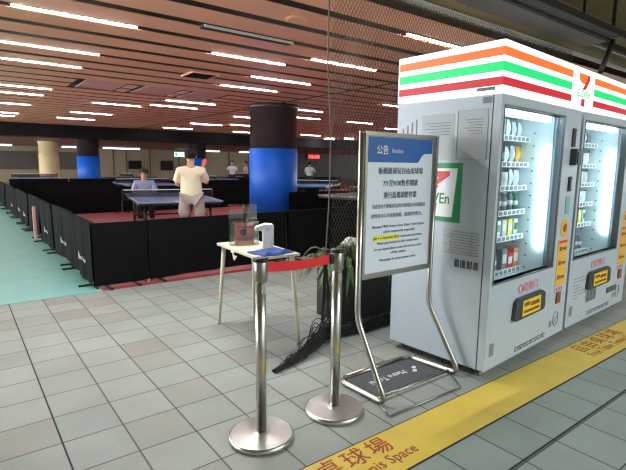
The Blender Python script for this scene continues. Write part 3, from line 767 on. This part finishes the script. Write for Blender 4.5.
    b = MB(); b.box(1.16, 1.225, -0.01, -0.0005, 1.265, 1.385, bev=0.003); b.box(1.185, 1.205, -0.014, -0.0105, 1.29, 1.36, 1); b.build('coin_slot', ['black', 'frame_grey'], o)
    b = MB(); b.box(1.15, 1.23, -0.006, -0.0005, 1.08, 1.225); b.build('display', 'lcd', o)
    b = MB(); b.lathe([(0.075, 0), (0.075, 0.003)], n=24); c = b.build('round_sticker', 'stick_orange', o); c.location = (1.175, -0.0005, 0.965); c.rotation_euler = (H90, 0, 0)
    b = MB(); b.prism([(1.14, -0.004, .94), (1.20, -0.004, .935), (1.215, -0.004, .98), (1.18, -0.004, 1.01), (1.145, -0.004, .985)], (0, -0.0015, 0)); b.build('sticker_picture', 'stick_brown', o)
    b = MB(); b.box(1.08, 1.27, -0.003, -0.0005, 0.485, 0.875); st = b.build('guide_sticker', 'stick_orange', o)
    b = MB()
    for k in range(3):
        z = 0.78-0.12*k
        b.box(1.11, 1.16, -0.0045, -0.0032, z, z+0.035); b.box(1.175, 1.25, -0.0045, -0.0032, z+0.004, z+0.026)
    b.build('guide_marks', 'stick_brown', st)
    b = MB(); b.box(1.095, 1.255, -0.0045, -0.0032, 0.845, 0.862); b.build('guide_heading', 'dec_red', st)
    b = MB(); b.box(1.12, 1.2, -0.012, -0.0005, 0.335, 0.43, bev=0.004); b.build('coin_return', 'stick_brown', o)
    b = MB()
    for k in range(3): b.tube([(1.10+0.055*k+0.02*math.cos(a), -0.0018, 0.455+0.018*math.sin(a)) for a in [i*math.pi/6 for i in range(12)]], 0.003, 4, closed=True)
    b.build('coin_marks', 'pink_print', o)
    # small print along the foot of the door
    b = MB()
    for k in range(11):
        x = 0.44+k*0.048; z = 0.092
        b.box(x, x+0.034, -0.0018, -0.0005, z, z+0.008); b.box(x, x+0.008, -0.0018, -0.0005, z+0.008, z+0.034); b.box(x+0.012, x+0.034, -0.0018, -0.0005, z+0.026, z+0.034)
        if k % 2: b.box(x+0.026, x+0.034, -0.0018, -0.0005, z+0.008, z+0.026)
    b.build('foot_print', 'dark_grey', o)
    b = MB(); b.box(0.055, 0.115, -0.0018, -0.0005, 0.155, 0.245); b.build('code_label', 'print_grey', o)
    b = MB(); b.tube([(1.15+0.05*math.cos(a), -0.0018, 0.2+0.06*math.sin(a)) for a in [i*math.pi/12 for i in range(24)]], 0.004, 4, closed=True); b.tube([(1.11, -0.0018, 0.16), (1.2, -0.0018, 0.24)], 0.004, 4); b.box(1.03, 1.08, -0.0018, -0.0005, 0.15, 0.2); b.build('round_stamp', 'print_grey', o)
    if second:
        b = MB()
        for k in range(7): b.box(0.1, 0.1+0.12+0.05*((k*7) % 4), -0.0018, -0.0005, 0.30+0.03*k, 0.306+0.03*k)
        b.build('notice_lines', 'print_grey', o)
        b = MB()
        for k in range(10): b.box(0.38+k*0.024, 0.38+k*0.024+(0.014 if k % 3 else 0.008), -0.0018, -0.0005, 0.22, 0.33)
        b.build('barcode', 'dark_grey', o)
        b = MB()
        for k in range(8): b.box(0.86+k*0.032, 0.882+k*0.032, -0.0018, -0.0005, 0.22, 0.28)
        b.build('stencil', 'dark_grey', o)
    else:
        # flank facing the camera
        def P(n, z): return (-0.0012, n, z)
        def plate(n0, n1, z0, z1, m, nm, t=0.001, x=-0.0006):
            q = MB(); q.box(x-t, x, min(n0, n1), max(n0, n1), z0, z1); return q.build(nm, m, o)
        plate(0.057, 0.061, 0.06, MH, 'black', 'door_seam')
        g = plate(0.25, 0.665, 1.065, 1.477, 'dec_green', 'flank_emblem')
        q = MB(); q.prism([(-0.0018, .285, 1.44), (-0.0018, .63, 1.44), (-0.0018, .60, 1.10), (-0.0018, .315, 1.10)], (-0.0008, 0, 0)); q.build('emblem_field', 'white_gloss', g)
        q = MB(); q.prism([(-0.0028, .61, 1.42), (-0.0028, .345, 1.42), (-0.0028, .345, 1.39), (-0.0028, .45, 1.32), (-0.0028, .52, 1.32), (-0.0028, .43, 1.375), (-0.0028, .61, 1.375)], (-0.0006, 0, 0))
        q.prism([(-0.0028, .44, 1.19), (-0.0028, .51, 1.19), (-0.0028, .50, 1.115), (-0.0028, .45, 1.115)], (-0.0006, 0, 0)); q.prism([(-0.0028, .43, 1.32), (-0.0028, .50, 1.32), (-0.0028, .51, 1.285), (-0.0028, .45, 1.285)], (-0.0006, 0, 0)); q.build('emblem_numeral', 'dec_red', g)
        text('emblem_lettering', 'ELEVEn', 0.105, 'dec_green', g, (-0.003, 0.475, 1.225), (H90, 0, -H90), fit=0.27, bold=0.002)
        a = plate(0.087, 0.305, 1.50, 1.825, 'notice_paper', 'flank_notice', .0006)
        q = MB()
        for k in range(6): q.box(-0.0017, -0.0013, 0.12, 0.25-0.02*(k % 3), 1.76-0.018*k, 1.765-0.018*k)
        q.build('notice_lines', 'print_grey', a)
        q = MB()
        for n0, n1, z0, z1 in ((.087, .305, 1.823, 1.826), (.087, .305, 1.50, 1.503), (.084, .087, 1.50, 1.826), (.305, .308, 1.50, 1.826)): q.box(-0.003, -0.0012, n0, n1, z0, z1)
        q.build('sleeve_edge', 'grey_plastic', a)
        a = plate(0.333, 0.60, 1.50, 1.815, 'notice_paper', 'flank_notice', .0006)
        q = MB()
        for k in range(5): q.box(-0.0017, -0.0013, 0.36, 0.57-0.04*(k % 2), 1.75-0.02*k, 1.755-0.02*k)
        q.build('notice_lines', 'print_grey', a)
        q = MB()
        for k in range(4): q.box(-0.0017, -0.0008, 0.64+0.04*k, 0.652+0.04*k, 1.68-0.03*k, 1.79-0.02*k)
        q.build('flank_marks', 'print_grey', o)
        a = plate(0.09, 0.375, 0.84, 1.018, 'notice_paper', 'spec_label', .0006)
        q = MB()
        for k in range(9): q.box(-0.0017, -0.0013, 0.1, 0.36-0.03*(k % 3), 0.85+0.019*k, 0.854+0.019*k)
        for n in (0.15, 0.31): q.box(-0.0017, -0.0013, n, n+0.003, 0.845, 1.015)
        q.build('spec_lines', 'print_grey', a)
        q = MB()
        for k in range(20):
            if k % 5 != 4: q.box(-0.0017, -0.0008, 0.09+0.0098*k, 0.097+0.0098*k-(0.002 if k % 3 == 0 else 0), 0.755, 0.81)
        q.build('barcode', 'dark_grey', o)
        q = MB(); q.box(-0.0017, -0.0006, 0.07, 0.13, 1.86, 1.90); q.build('maker_label', 'print_grey', o)
    return o
vm1 = vending(0.0, 'nearer white vending machine with a lit window, beside the notice stand')
S2 = MW+0.035
vm2 = vending(S2, 'farther white vending machine cut by the picture edge', True)
vm2.scale = (1.07, 1, 1)

# stock on the shelves
PK = ['white_gloss', 'machine_in', 'paper', 'sign_white', 'stick_orange', 'dec_green', 'print_grey', 'orange_card', 'marker']
def packet(parent, col, w, h, d):
    b = MB()
    def f(u, v):
        a = (u-0.5)*w; z = v*h; bul = d*0.5*math.sin(math.pi*v)*math.sin(math.pi*u)
        return Vector((a*(1-0.06*math.sin(math.pi*v)), -bul, z))
    def g(u, v):
        q = f(u, v); return Vector((q.x, -q.y+0.001, q.z))
    b.grid(f, 6, 8); b.grid(g, 6, 8)
    return b.build('wrapper', col, parent)
def bottle(parent, col, h):
    b = MB(); r = 0.03
    b.lathe([(r*.9, 0), (r, .01), (r, h*.62), (r*.8, h*.74), (r*.42, h*.86), (r*.42, h*.92)], n=14); b.build('bottle_body', col, parent)
    b = MB(); b.lathe([(r*.46, h*.92), (r*.46, h)], n=12); b.build('cap', 'white_gloss', parent)
    b = MB(); b.lathe([(r*1.02, h*.25), (r*1.02, h*.5)], n=14); b.build('wrapper_label', 'white_gloss', parent)
def carton(parent, col, w, h, d):
    b = MB(); b.box(-w/2, w/2, -d/2, d/2, 0, h, bev=0.004); b.build('carton_body', col, parent)
    b = MB(); b.box(-w*.38, w*.38, -d/2-0.0015, -d/2-0.0005, h*.3, h*.75); b.build('print_panel', 'white_gloss' if col != 'white_gloss' else 'dec_green', parent)
SN = ['bottom', 'second lowest', 'third lowest', 'third highest', 'second highest', 'top']
rnd = random.Random(3)
for mi, s0 in enumerate((0.0, S2)):
    mname = 'nearer' if mi == 0 else 'farther'
    for si, z in enumerate(SHELVES):
        for k in range(6):
            s = 0.952-0.098*k; n = 0.33
            side = '%s from the lamp, %s shelf of the %s machine' % (ORD[k], SN[si], mname)
            loc = mloc(s0+s*(1.07 if mi else 1), n-0.028*s*mi, z+0.0005); grp = '%s shelf goods in the %s vending machine' % (SN[si], mname)
            jt = rnd.uniform(-0.25, 0.25)
            if si == 0 and mi == 0 and k < 3:
                o = thing('snack_box', loc, MR, 'red and orange snack box, '+side, 'box', grp); carton(o, ['orange_card', 'dec_red', 'print_grey'][k], 0.085, [.16, .13, .17][k], 0.10)
            elif si == 0 or (si == 2 and mi == 0):
                o = thing('drink_bottle', loc, MR, 'small drink bottle, '+side, 'bottle', grp); bottle(o, rnd.choice(['print_grey', 'dec_green', 'sign_white', 'ink_grey']), 0.15+0.015*(k % 2))
            elif si == 1:
                o = thing('snack_box', loc, MR, 'pale upright carton, '+side, 'box', grp); carton(o, ['white_gloss', 'marker', 'paper', 'white_gloss', 'sign_white', 'paper'][k], 0.07, .13, 0.06)
            else:
                o = thing('snack_packet', loc, MR+jt, 'pale snack packet, '+side, 'packet', grp); packet(o, rnd.choice(PK[:4] if rnd.random() < .8 else PK), 0.088, 0.11+0.03*rnd.random(), 0.05)

# light box across both machines
LZ0, LZ1 = MH+0.003, 2.238
o = thing('lightbox_sign', mloc(0, 0, LZ0), MR, 'backlit striped sign box on top of both vending machines', 'sign')
Lx0, Lx1 = -0.012, 2*MW+0.13
h = LZ1-LZ0
b = MB(); b.box(Lx0, Lx1, -0.003, MD, 0, h, bev=0.012); b.build('box', 'lb_white', o)
ST = [('lb_orange', 2.194, 2.141), ('lb_green', 2.106, 2.048), ('lb_red', 2.014, 1.962)]
for m, za, zb in ST:
    b = MB(); b.box(Lx0-0.0008, 1.07, -0.0045, -0.0032, zb-LZ0, za-LZ0); b.box(1.53, Lx1-0.01, -0.0045, -0.0032, zb-LZ0, za-LZ0)
    b.box(Lx0-0.0015, Lx0-0.0002, -0.0045, MD-0.012, zb-LZ0, za-LZ0); b.build('stripe', m, o)
b = MB(); y = -0.0045
def Q(pts, m): b.prism([(s, y, z-LZ0) for s, z in pts], (0, 0.0012, 0), m)
Q([(1.195, 2.195), (1.38, 2.195), (1.33, 2.12), (1.255, 2.12), (1.195, 2.145)], 0)
Q([(1.385, 2.195), (1.425, 2.195), (1.425, 2.16), (1.345, 2.075), (1.275, 2.075), (1.335, 2.13)], 1)
Q([(1.27, 2.005), (1.345, 2.005), (1.345, 1.945), (1.27, 1.945)], 1)
b.build('numeral', ['lb_orange', 'lb_red'], o)
text('lettering', 'ELEVEn', 0.075, 'lb_green', o, (1.31, -0.0048, 2.04-LZ0), (H90, 0, 0), fit=0.27, bold=0.002)
b = MB(); b.box(Lx0-0.002, Lx0-0.0003, 0.045, 0.175, 0.02, 0.042); b.build('maker_plate', 'print_grey', o)

# ------------------------------------------------------------------ notice stand
o = thing('notice_stand', (1.965, 1.915, 0), 0.0, 'steel notice stand with a blue headed white board, before the vending machine', 'sign')
W = 0.69; yb = 0.20
def arc(p, c, q, n=5):
    p, c, q = Vector(p), Vector(c), Vector(q)
    return [p*(1-t)**2+c*2*t*(1-t)+q*t*t for t in [i/n for i in range(n+1)]]
r = 0.019
for x, sg, xf in ((0.0, 1, 0.012), (W, -1, W+0.045)):
    pts = [(x, yb, 1.645)] + arc((x, yb, 0.56), (x, yb, 0.50), (x, yb-0.03, 0.44)) + arc((xf, -0.005, 0.11), (xf+0.004, -0.075, r), (xf, 0.02, r), 7) + arc((x, 0.29, r), (x, 0.355, r), (x+sg*0.07, 0.365, r), 5)
    b = MB(); b.tube(pts, r, 10); b.build('leg', 'steel', o)
b = MB(); b.tube([(0.07, 0.365, r), (W-0.07, 0.365, r)], r, 10); b.build('rear_bar', 'steel', o)
b = MB(); b.tube([(0.012, 0.02, 0.022), (W+0.045, 0.02, 0.022)], 0.009, 8); b.build('front_bar', 'steel', o)
b = MB(); b.tube([(0.01, 0.02, 0.012), (-0.05, -0.15, 0.008), (0.60, -0.17, 0.008), (W+0.04, 0.01, 0.012)], 0.006, 8); b.build('front_loop', 'steel', o)
b = MB(); b.box(0.02, W-0.02, 0.05, 0.345, 0.006, 0.016); bm_ = b.build('base_mat', 'mat_grey', o)
text('mat_lettering', 'Metro Taipei', 0.075, 'white_print', bm_, (W*0.44, 0.20, 0.0168), (0, 0, math.pi), fit=0.33)
b = MB()
for dx, dy in ((0.58, .215), (0.545, .175)): b.prism([(dx-.035, dy-.01, .0165), (dx, dy+.012, .0165), (dx+.02, dy-.004, .0165), (dx-.012, dy-.03, .0165)], (0, 0, .0008))
b.build('mat_emblem', 'white_print', bm_)
PZ0, PZ1 = 0.775, 1.635
b = MB(); b.box(r, W-r, yb-0.014, yb+0.014, PZ1-0.005, PZ1+0.022, bev=0.003); b.box(r, W-r, yb-0.014, yb+0.014, PZ0-0.035, PZ0, bev=0.003)
b.box(r, r+0.02, yb-0.013, yb+0.013, PZ0, PZ1-0.005); b.box(W-r-0.02, W-r, yb-0.013, yb+0.013, PZ0, PZ1-0.005); b.build('board_frame', 'steel', o)
b = MB(); b.box(r+0.02, W-r-0.02, yb-0.006, yb+0.006, PZ0, PZ1-0.005); pn = b.build('board', 'sign_white', o)
px0, px1 = r+0.028, W-r-0.028; pw = px1-px0; ph = PZ1-0.005-PZ0
yf = yb-0.0085
def pz(v): return PZ1-0.008-v*ph
b = MB(); b.prism([(px0, yf, pz(0)), (px1, yf, pz(0)), (px1, yf, pz(.105)), (px0+pw*.87, yf, pz(.11)), (px0+pw*.83, yf, pz(.125)), (px0+pw*.78, yf, pz(.17)), (px0+pw*.75, yf, pz(.18)), (px0, yf, pz(.18))], (0, 0.0018, 0)); b.build('header', 'sign_blue', pn)
def line(body, v, size, m, u=0.5, fit=None, bold=0.0):
    return text('lettering', body, size, m, pn, (px0+pw*u, yf-0.001, pz(v)), (H90, 0, 0), fit=pw*fit if fit else None, bold=bold)
line('公告', .095, .062, 'white', .205, .17, .0003)
line('Notice', .097, .04, 'white_print', .43, .17)
line('板橋捷運站自由桌球場', .245, .046, 'ink', .5, .70)
line('7/1至9/30暫停開放', .335, .046, 'ink', .5, .55)
line('進行設備調整作業', .425, .046, 'ink', .5, .52)
line('造成您的不便敬請見諒如有疑問請洽車站服務台', .505, .03, 'ink_grey', .5, .84, 0)
line('或致電本公司客服專線，謝謝您的配合。', .575, .03, 'ink_grey', .48, .80, 0)
for t, v, f in [('Banqiao MRT Station Free Table Tennis Space', .655, .82), ('will be temporarily suspended', .695, .5), ('July 1 to September 30 for maintenance operations.', .74, .78),
                ('Please pay attention to this closing notice.', .78, .66), ('For any enquiry please contact the service counter', .825, .76), ('of this station.', .86, .24), ('We apologize for any inconvenience caused.', .91, .58)]:
    line(t, v, .024, 'ink', .5, f, 0)
b = MB(); b.box(px0+pw*.11, px0+pw*.50, yf+0.0003, yf+0.0018, pz(.762), pz(.72)); b.build('highlight', 'marker', pn)
for x in (0, W):
    b = MB(); b.lathe([(0.02, -0.006), (0.02, 0.006)], (x, yb, 1.648), 12); b.build('cap', 'steel', o)

# ------------------------------------------------------------------ stanchions
def stanchion(x, y, label):
    o = thing('stanchion', (x, y, 0), 0, label, 'stanchion', 'belt stanchions')
    b = MB(); b.lathe([(0.170, 0.0), (0.174, 0.006), (0.174, 0.020), (0.168, 0.028), (0.164, 0.0300), (0.162, 0.0305), (0.16, 0.0306), (0.05, 0.034), (0.045, 0.035), (0.032, 0.040)], n=48); b.build('base', 'chrome', o)
    b = MB(); b.lathe([(0.028, 0.036), (0.028, 0.90)], n=24); b.build('pole', 'chrome', o)
    b = MB(); b.lathe([(0.029, 0.858), (0.036, 0.868), (0.037, 0.96), (0.034, 0.965)], n=24); hd = b.build('belt_head', 'steel', o)
    b = MB(); b.lathe([(0.040, 0.965), (0.041, 0.972), (0.038, 0.982), (0.02, 0.984)], n=24); b.build('cap', 'black', o)
    b = MB(); b.box(-0.012, 0.012, -0.032, -0.027, 0.80, 0.845, bev=0.002); b.build('clip', 'steel', o)
    return o
SL, SR = (1.207, 2.028), (1.70, 2.010)
s1 = stanchion(SL[0], SL[1], 'chrome belt stanchion with red belt, standing in the open before the white table')
s2 = stanchion(SR[0], SR[1], 'chrome belt stanchion right next to the notice stand')
b = MB(); d = Vector((SR[0]-SL[0], SR[1]-SL[1], 0)); dl = d.length; d.normalize(); nrm = Vector((-d.y, d.x, 0))*0.0012
def belt(off):
    def f(u, v):
        p = d*(0.038+u*(dl-0.088))
        return Vector((p.x, p.y, 0.905+0.05*v-0.012*math.sin(math.pi*u)))+nrm*off
    return f
b.grid(belt(-1), 12, 1); b.grid(belt(1), 12, 1); b.build('belt', 'belt_red', s1)
b = MB(); p = d*(dl-0.045); b.box(p.x-0.008, p.x+0.006, p.y-0.012, p.y+0.012, 0.90, 0.96); b.build('belt_clip', 'black', s1)

# ------------------------------------------------------------------ small white table and what is on it
TZ = 0.752
t = thing('side_table', (1.992, 3.42, 0), math.radians(-3.5), 'small white table with splayed legs behind the stanchions', 'table')
b = MB(); b.box(-0.19, 0.19, -0.40, 0.40, TZ-0.022, TZ, bev=0.004); b.build('tabletop', 'table_white', t)
for sx in (-1, 1):
    for sy in (-1, 1):
        b = MB(); b.tube([(sx*0.145, sy*0.345, TZ-0.0225), (sx*0.18, sy*0.40, 0.012)], [0.02, 0.014], 10); lg = b.build('leg', 'table_white', t)
        b = MB(); b.lathe([(0.014, 0), (0.014, 0.012)], (sx*0.181, sy*0.401, 0), 10); b.build('foot', 'grey_plastic', lg)
b = MB(); b.tube([(-0.19, 0.05, TZ-0.03), (-0.19, 0.03, TZ-0.07), (-0.2, 0.0, TZ-0.08), (-0.2, -0.03, TZ-0.05)], 0.008, 8); b.box(-0.2, -0.12, 0.03, 0.07, TZ-0.032, TZ-0.0225); b.build('hook', 'white', t)
# clear holder with an orange card
o = thing('acrylic_holder', (1.985, 3.62, TZ), math.radians(-20), 'clear acrylic holder box at the far end of the white table', 'holder')
b = MB(); w, d_, h = 0.125, 0.05, 0.21
b.box(-w, w, -d_, -d_+.003, 0, h); b.box(-w, w, d_-.003, d_, 0, h+.14); b.box(-w, -w+.003, -d_+.003, d_-.003, 0, h); b.box(w-.003, w, -d_+.003, d_-.003, 0, h); b.box(-w+.003, w-.003, -d_+.003, d_-.003, 0, .004)
b.build('acrylic_box', 'acrylic', o)
o = thing('orange_card', (1.985, 3.62, TZ+0.0045), math.radians(-20), 'orange printed card standing inside the clear holder', 'card')
b = MB(); b.box(-0.085, 0.085, -0.03, -0.026, 0, 0.19); b.build('sheet', 'orange_card', o)
b = MB(); b.lathe([(0.03, 0), (0.03, 0.001)], n=20); c = b.build('picture', 'dark_grey', o); c.location = (-0.01, -0.0302, 0.11); c.rotation_euler = (H90, 0, 0)
b = MB(); b.box(-0.06, 0.06, -0.0312, -0.0302, 0.15, 0.165); b.box(-0.06, 0.03, -0.0312, -0.0302, 0.03, 0.045); b.build('printed_lines', 'belt_red', o)
# hand sanitiser dispenser
o = thing('sanitizer_dispenser', (2.075, 3.37, TZ), math.radians(-35), 'white automatic hand sanitizer dispenser on the white table', 'dispenser')
o.scale = (1.12, 1.12, 1.1)
b = MB(); b.prism([(0.045, -0.04, 0.0), (0.045, -0.04, 0.165), (0.035, -0.04, 0.185), (-0.02, -0.04, 0.19), (-0.095, -0.04, 0.165), (-0.10, -0.04, 0.14), (-0.045, -0.04, 0.138), (-0.038, -0.04, 0.125), (-0.038, -0.04, 0.0)], (0, 0.08, 0)); ob = b.build('dispenser_body', 'white', o)
md = ob.modifiers.new('bev', 'BEVEL'); md.width = 0.01; md.segments = 3
b = MB(); b.box(-0.085, -0.065, -0.012, 0.012, 0.128, 0.1385); b.build('nozzle', 'grey_plastic', o)
b = MB(); b.lathe([(0.006, 0), (0.006, 0.002)], n=12); c = b.build('indicator', 'grey_plastic', o); c.location = (0.0, -0.0402, 0.15); c.rotation_euler = (H90, 0, 0)
# folded blue cloth
b = MB(); rnd = random.Random(5)
def cl(z):
    def f(u, v):
        x = -0.15+0.30*u; y_ = -0.12+0.24*v; e = min(u, 1-u, v, 1-v)
        return Vector((x+0.012*math.sin(7*v), y_+0.012*math.sin(8*u+1), z*(0.004+min(1, e*9)*(0.016+0.007*math.sin(11*u+3*v)+0.006*math.sin(13*v))) + (0.002 if z else 0.001)))
    return f
b.grid(cl(1), 24, 20); b.grid(cl(0), 4, 4)
o = b.build('folded_cloth', 'cloth_blue', loc=(1.975, 3.16, TZ), rotz=0.1); tag(o, 'crumpled blue cloth at the near end of the white table', 'cloth')

# ------------------------------------------------------------------ planter with plant
o = thing('planter', (3.17, 3.36, 0), 0.0, 'black square planter with long green leaves behind the notice stand', 'plant')
b = MB(); PW, PD, PH = 0.42, 0.19, 0.46
b.box(-PW, PW, -PD, -PD+.02, 0, PH, bev=.003); b.box(-PW, PW, PD-.02, PD, 0, PH, bev=.003); b.box(-PW, -PW+.02, -PD+.02, PD-.02, 0, PH, bev=.003); b.box(PW-.02, PW, -PD+.02, PD-.02, 0, PH, bev=.003); b.box(-PW+.02, PW-.02, -PD+.02, PD-.02, 0.0, 0.02)
b.build('box', 'planter', o)
b = MB(); b.grid(lambda u, v: Vector((-PW+.021+(2*PW-.042)*u, -PD+.021+(2*PD-.042)*v, PH-.05+.012*math.sin(17*u)*math.cos(13*v))), 16, 8); b.box(-PW+.021, PW-.021, -PD+.021, PD-.021, 0.021, PH-.07); b.build('soil', 'soil', o)
rnd = random.Random(11); b = MB()
for k in range(120):
    bx = rnd.uniform(-PW+.05, PW-.05); by = rnd.uniform(-PD+.04, PD-.04)
    an = rnd.uniform(0, 2*math.pi); L = rnd.uniform(0.26, 0.5); wdt = rnd.uniform(0.018, 0.03); rise = rnd.uniform(0.12, 0.30)
    if bx < -0.1: an = rnd.uniform(2.4, 4.4)
    dr = Vector((math.cos(an), math.sin(an), 0)); sd = Vector((-dr.y, dr.x, 0)); droop = rnd.uniform(0.35, 0.62)
    def leaf(u, v):
        t = v; c = Vector((bx, by, PH-.045))+dr*(L*t*0.85)+Vector((0, 0, rise*math.sin(min(1, t*1.15)*math.pi*0.62)*1.1-droop*L*t**3))
        wv = wdt*(math.sin(math.pi*min(1, 0.06+t*0.94))**0.7)
        return c+sd*(u-0.5)*2*wv+Vector((0, 0, 0.35*wv*abs(u-0.5)*2))
    b.grid(leaf, 2, 9)
b.build('leaves', 'leaf', o)
b = MB()
for k in range(10):
    x = rnd.uniform(-PW+.08, PW-.08); y_ = rnd.uniform(-.1, .1); b.tube([(x, y_, PH-.06), (x+rnd.uniform(-.03, .03), y_, PH+.12), (x+rnd.uniform(-.06, .06), y_+.02, PH+.25)], 0.006, 6)
b.build('stems', 'leaf', o)
b = MB()
def bagf(u, v):
    th = u*2*math.pi; ph_ = (v-0.5)*math.pi
    rr = 0.058*(1+0.22*math.sin(5*th+3*v)+0.18*math.sin(9*th-7*v))
    return Vector((1.35*rr*math.cos(th)*math.cos(ph_), rr*math.sin(th)*math.cos(ph_), rr*0.75*math.sin(ph_)))
b.grid(bagf, 36, 18); tag(b.build('plastic_bag', 'bag', loc=(3.0, 3.34, 0.715)), 'crumpled whitish plastic bag lying on the planter leaves', 'bag')

# ------------------------------------------------------------------ hanging net
o = thing('safety_net', (2.45, 3.14, 0), 0.0, 'dark diamond mesh net hung from the ceiling edge and bunched on the tiles', 'net')
NW, NH, cell = 4.2, 2.97, 0.040
def npt(x, z):
    z = max(0.0, z)
    y = -0.13*(1-z/NH)**2*0.9 + 0.02*math.sin(3.1*x+1.3*z) + 0.012*math.sin(7*x)
    xx = x + (-0.02 + 0.125*math.sin(max(0.0, min(1.0, (z-0.35)/1.9))*2.4))*max(0, 1-x/0.6)
    return Vector((xx, y, z+0.012))
b = MB()
def diag(x0, sgn):
    pts = []; st = 0.13
    n = int(NH/st)+1
    for i in range(n+1):
        z = min(NH, i*st); x = x0+sgn*z*0.62
        pts.append((x, z))
    seg = []
    for x, z in pts:
        if 0 <= x <= NW: seg.append(npt(x, z))
        else:
            if len(seg) > 1: b.tube(seg, 0.0022, 3)
            seg = []
    if len(seg) > 1: b.tube(seg, 0.0022, 3)
k = -NH*0.62
while k < NW: diag(k, 1); k += cell
k = 0
while k < NW+NH*0.62: diag(k, -1); k += cell
b.build('mesh_netting', 'net_dark', o)
b = MB(); b.tube([npt(0.0, NH*i/26)+Vector((-0.004, 0, 0)) for i in range(27)], 0.0065, 6); b.build('edge_rope', 'rope', o)
b = MB(); b.tube([(0.05, 0.085, NH-0.005), (NW, 0.085, NH-0.005)], 0.008, 6)
for i in range(28): b.tube([(0.05+0.155*i, 0.085, NH-0.005), (0.05+0.155*i, 0.02, NH-0.02)], 0.004, 4)
b.build('head_cord', 'rope', o)
# gathered foot of the net, trailing out over the tiles
b = MB(); rnd = random.Random(21)
path = [Vector(p) for p in [(-0.75, -0.48, 0.018), (-0.60, -0.43, 0.03), (-0.42, -0.35, 0.045), (-0.22, -0.24, 0.075), (-0.06, -0.15, 0.10), (0.10, -0.15, 0.075), (0.34, -0.18, 0.05), (0.65, -0.17, 0.045), (1.0, -0.15, 0.04)]]
for k in range(46):
    pts = []; ph_ = [rnd.uniform(0, 6.28) for _ in range(4)]; off = rnd.uniform(-1, 1); up = rnd.uniform(0.05, 1.6)
    i0 = rnd.choice([0, 0, 1, 2, 3]); 
    for i in range(i0*4, (len(path)-1)*4+1):
        t_ = i/4; a = path[int(min(t_, len(path)-1.001))]; c = path[int(min(t_, len(path)-1.001))+1]; q = a.lerp(c, t_-int(min(t_, len(path)-1.001)))
        wv = 0.03+0.05*min(1, t_/4)
        pts.append(Vector((q.x+0.02*math.sin(2.1*t_+ph_[0]), q.y+off*wv+0.018*math.sin(3.3*t_+ph_[1]), max(0.005, q.z*up*(0.75+0.4*math.sin(2.7*t_+ph_[2]))))))
    if len(pts) > 2: b.tube(pts, 0.004, 4)
for k in range(150):
    t_ = rnd.uniform(0.2, len(path)-1.01); a = path[int(t_)]; c = path[int(t_)+1]; q = a.lerp(c, t_-int(t_)); wv = 0.04+0.05*min(1, t_/4)
    b.tube([(q.x-0.05, q.y-wv*rnd.uniform(.3, 1), 0.006), (q.x, q.y, max(.01, q.z*rnd.uniform(.6, 1.5))), (q.x+0.05, q.y+wv*rnd.uniform(.3, 1), 0.006)], 0.003, 3)
for k in range(16):
    ph_ = rnd.uniform(0, 6.28); b.tube([(-0.10+0.16*rnd.random(), -0.2+0.12*rnd.random(), 0.01), (-0.02+0.05*math.sin(ph_), -0.14+0.03*math.cos(ph_), 0.16), (0.0+0.03*math.sin(2*ph_), -0.11+0.02*math.cos(ph_), 0.36), (0.02*math.sin(ph_), -0.09, 0.62)], 0.004, 4)
b.build('gathered_foot', 'net_heap', o)
b = MB()
def heap(u, v):
    t_ = u*(len(path)-1.001); a = path[int(t_)]; c = path[int(t_)+1]; q = a.lerp(c, t_-int(t_)); wv = (0.02+0.05*min(1, t_/4))*1.0
    an = math.pi*v
    return Vector((q.x, q.y-wv*math.cos(an)*(1+0.15*math.sin(23*u)), 0.002+q.z*0.8*math.sin(an)*(1+0.3*math.sin(31*u+4*v))))
b.grid(heap, 50, 8); b.build('folded_layers', 'net_heap', o)

# ------------------------------------------------------------------ writing on the yellow strip
def strip_text(x0, label):
    o = thing('floor_lettering', (x0, 1.53, 0.0032), 0, label, 'lettering')
    text('upper_line', '自由桌球場', 0.142, 'strip_red', o, (0, 0.055, 0.0004), (0, 0, 0), align='LEFT', extrude=0.0003, bold=0.0006, space=1.30)
    text('lower_line', 'Free Table Tennis Space', 0.095, 'strip_red', o, (0.0, -0.054, 0.0004), (0, 0, 0), align='LEFT', fit=0.87, extrude=0.0003, bold=0.0006)
strip_text(0.93, 'red painted words on the yellow strip near the two stanchions')
strip_text(3.87, 'red painted words on the yellow strip before the farther vending machine')
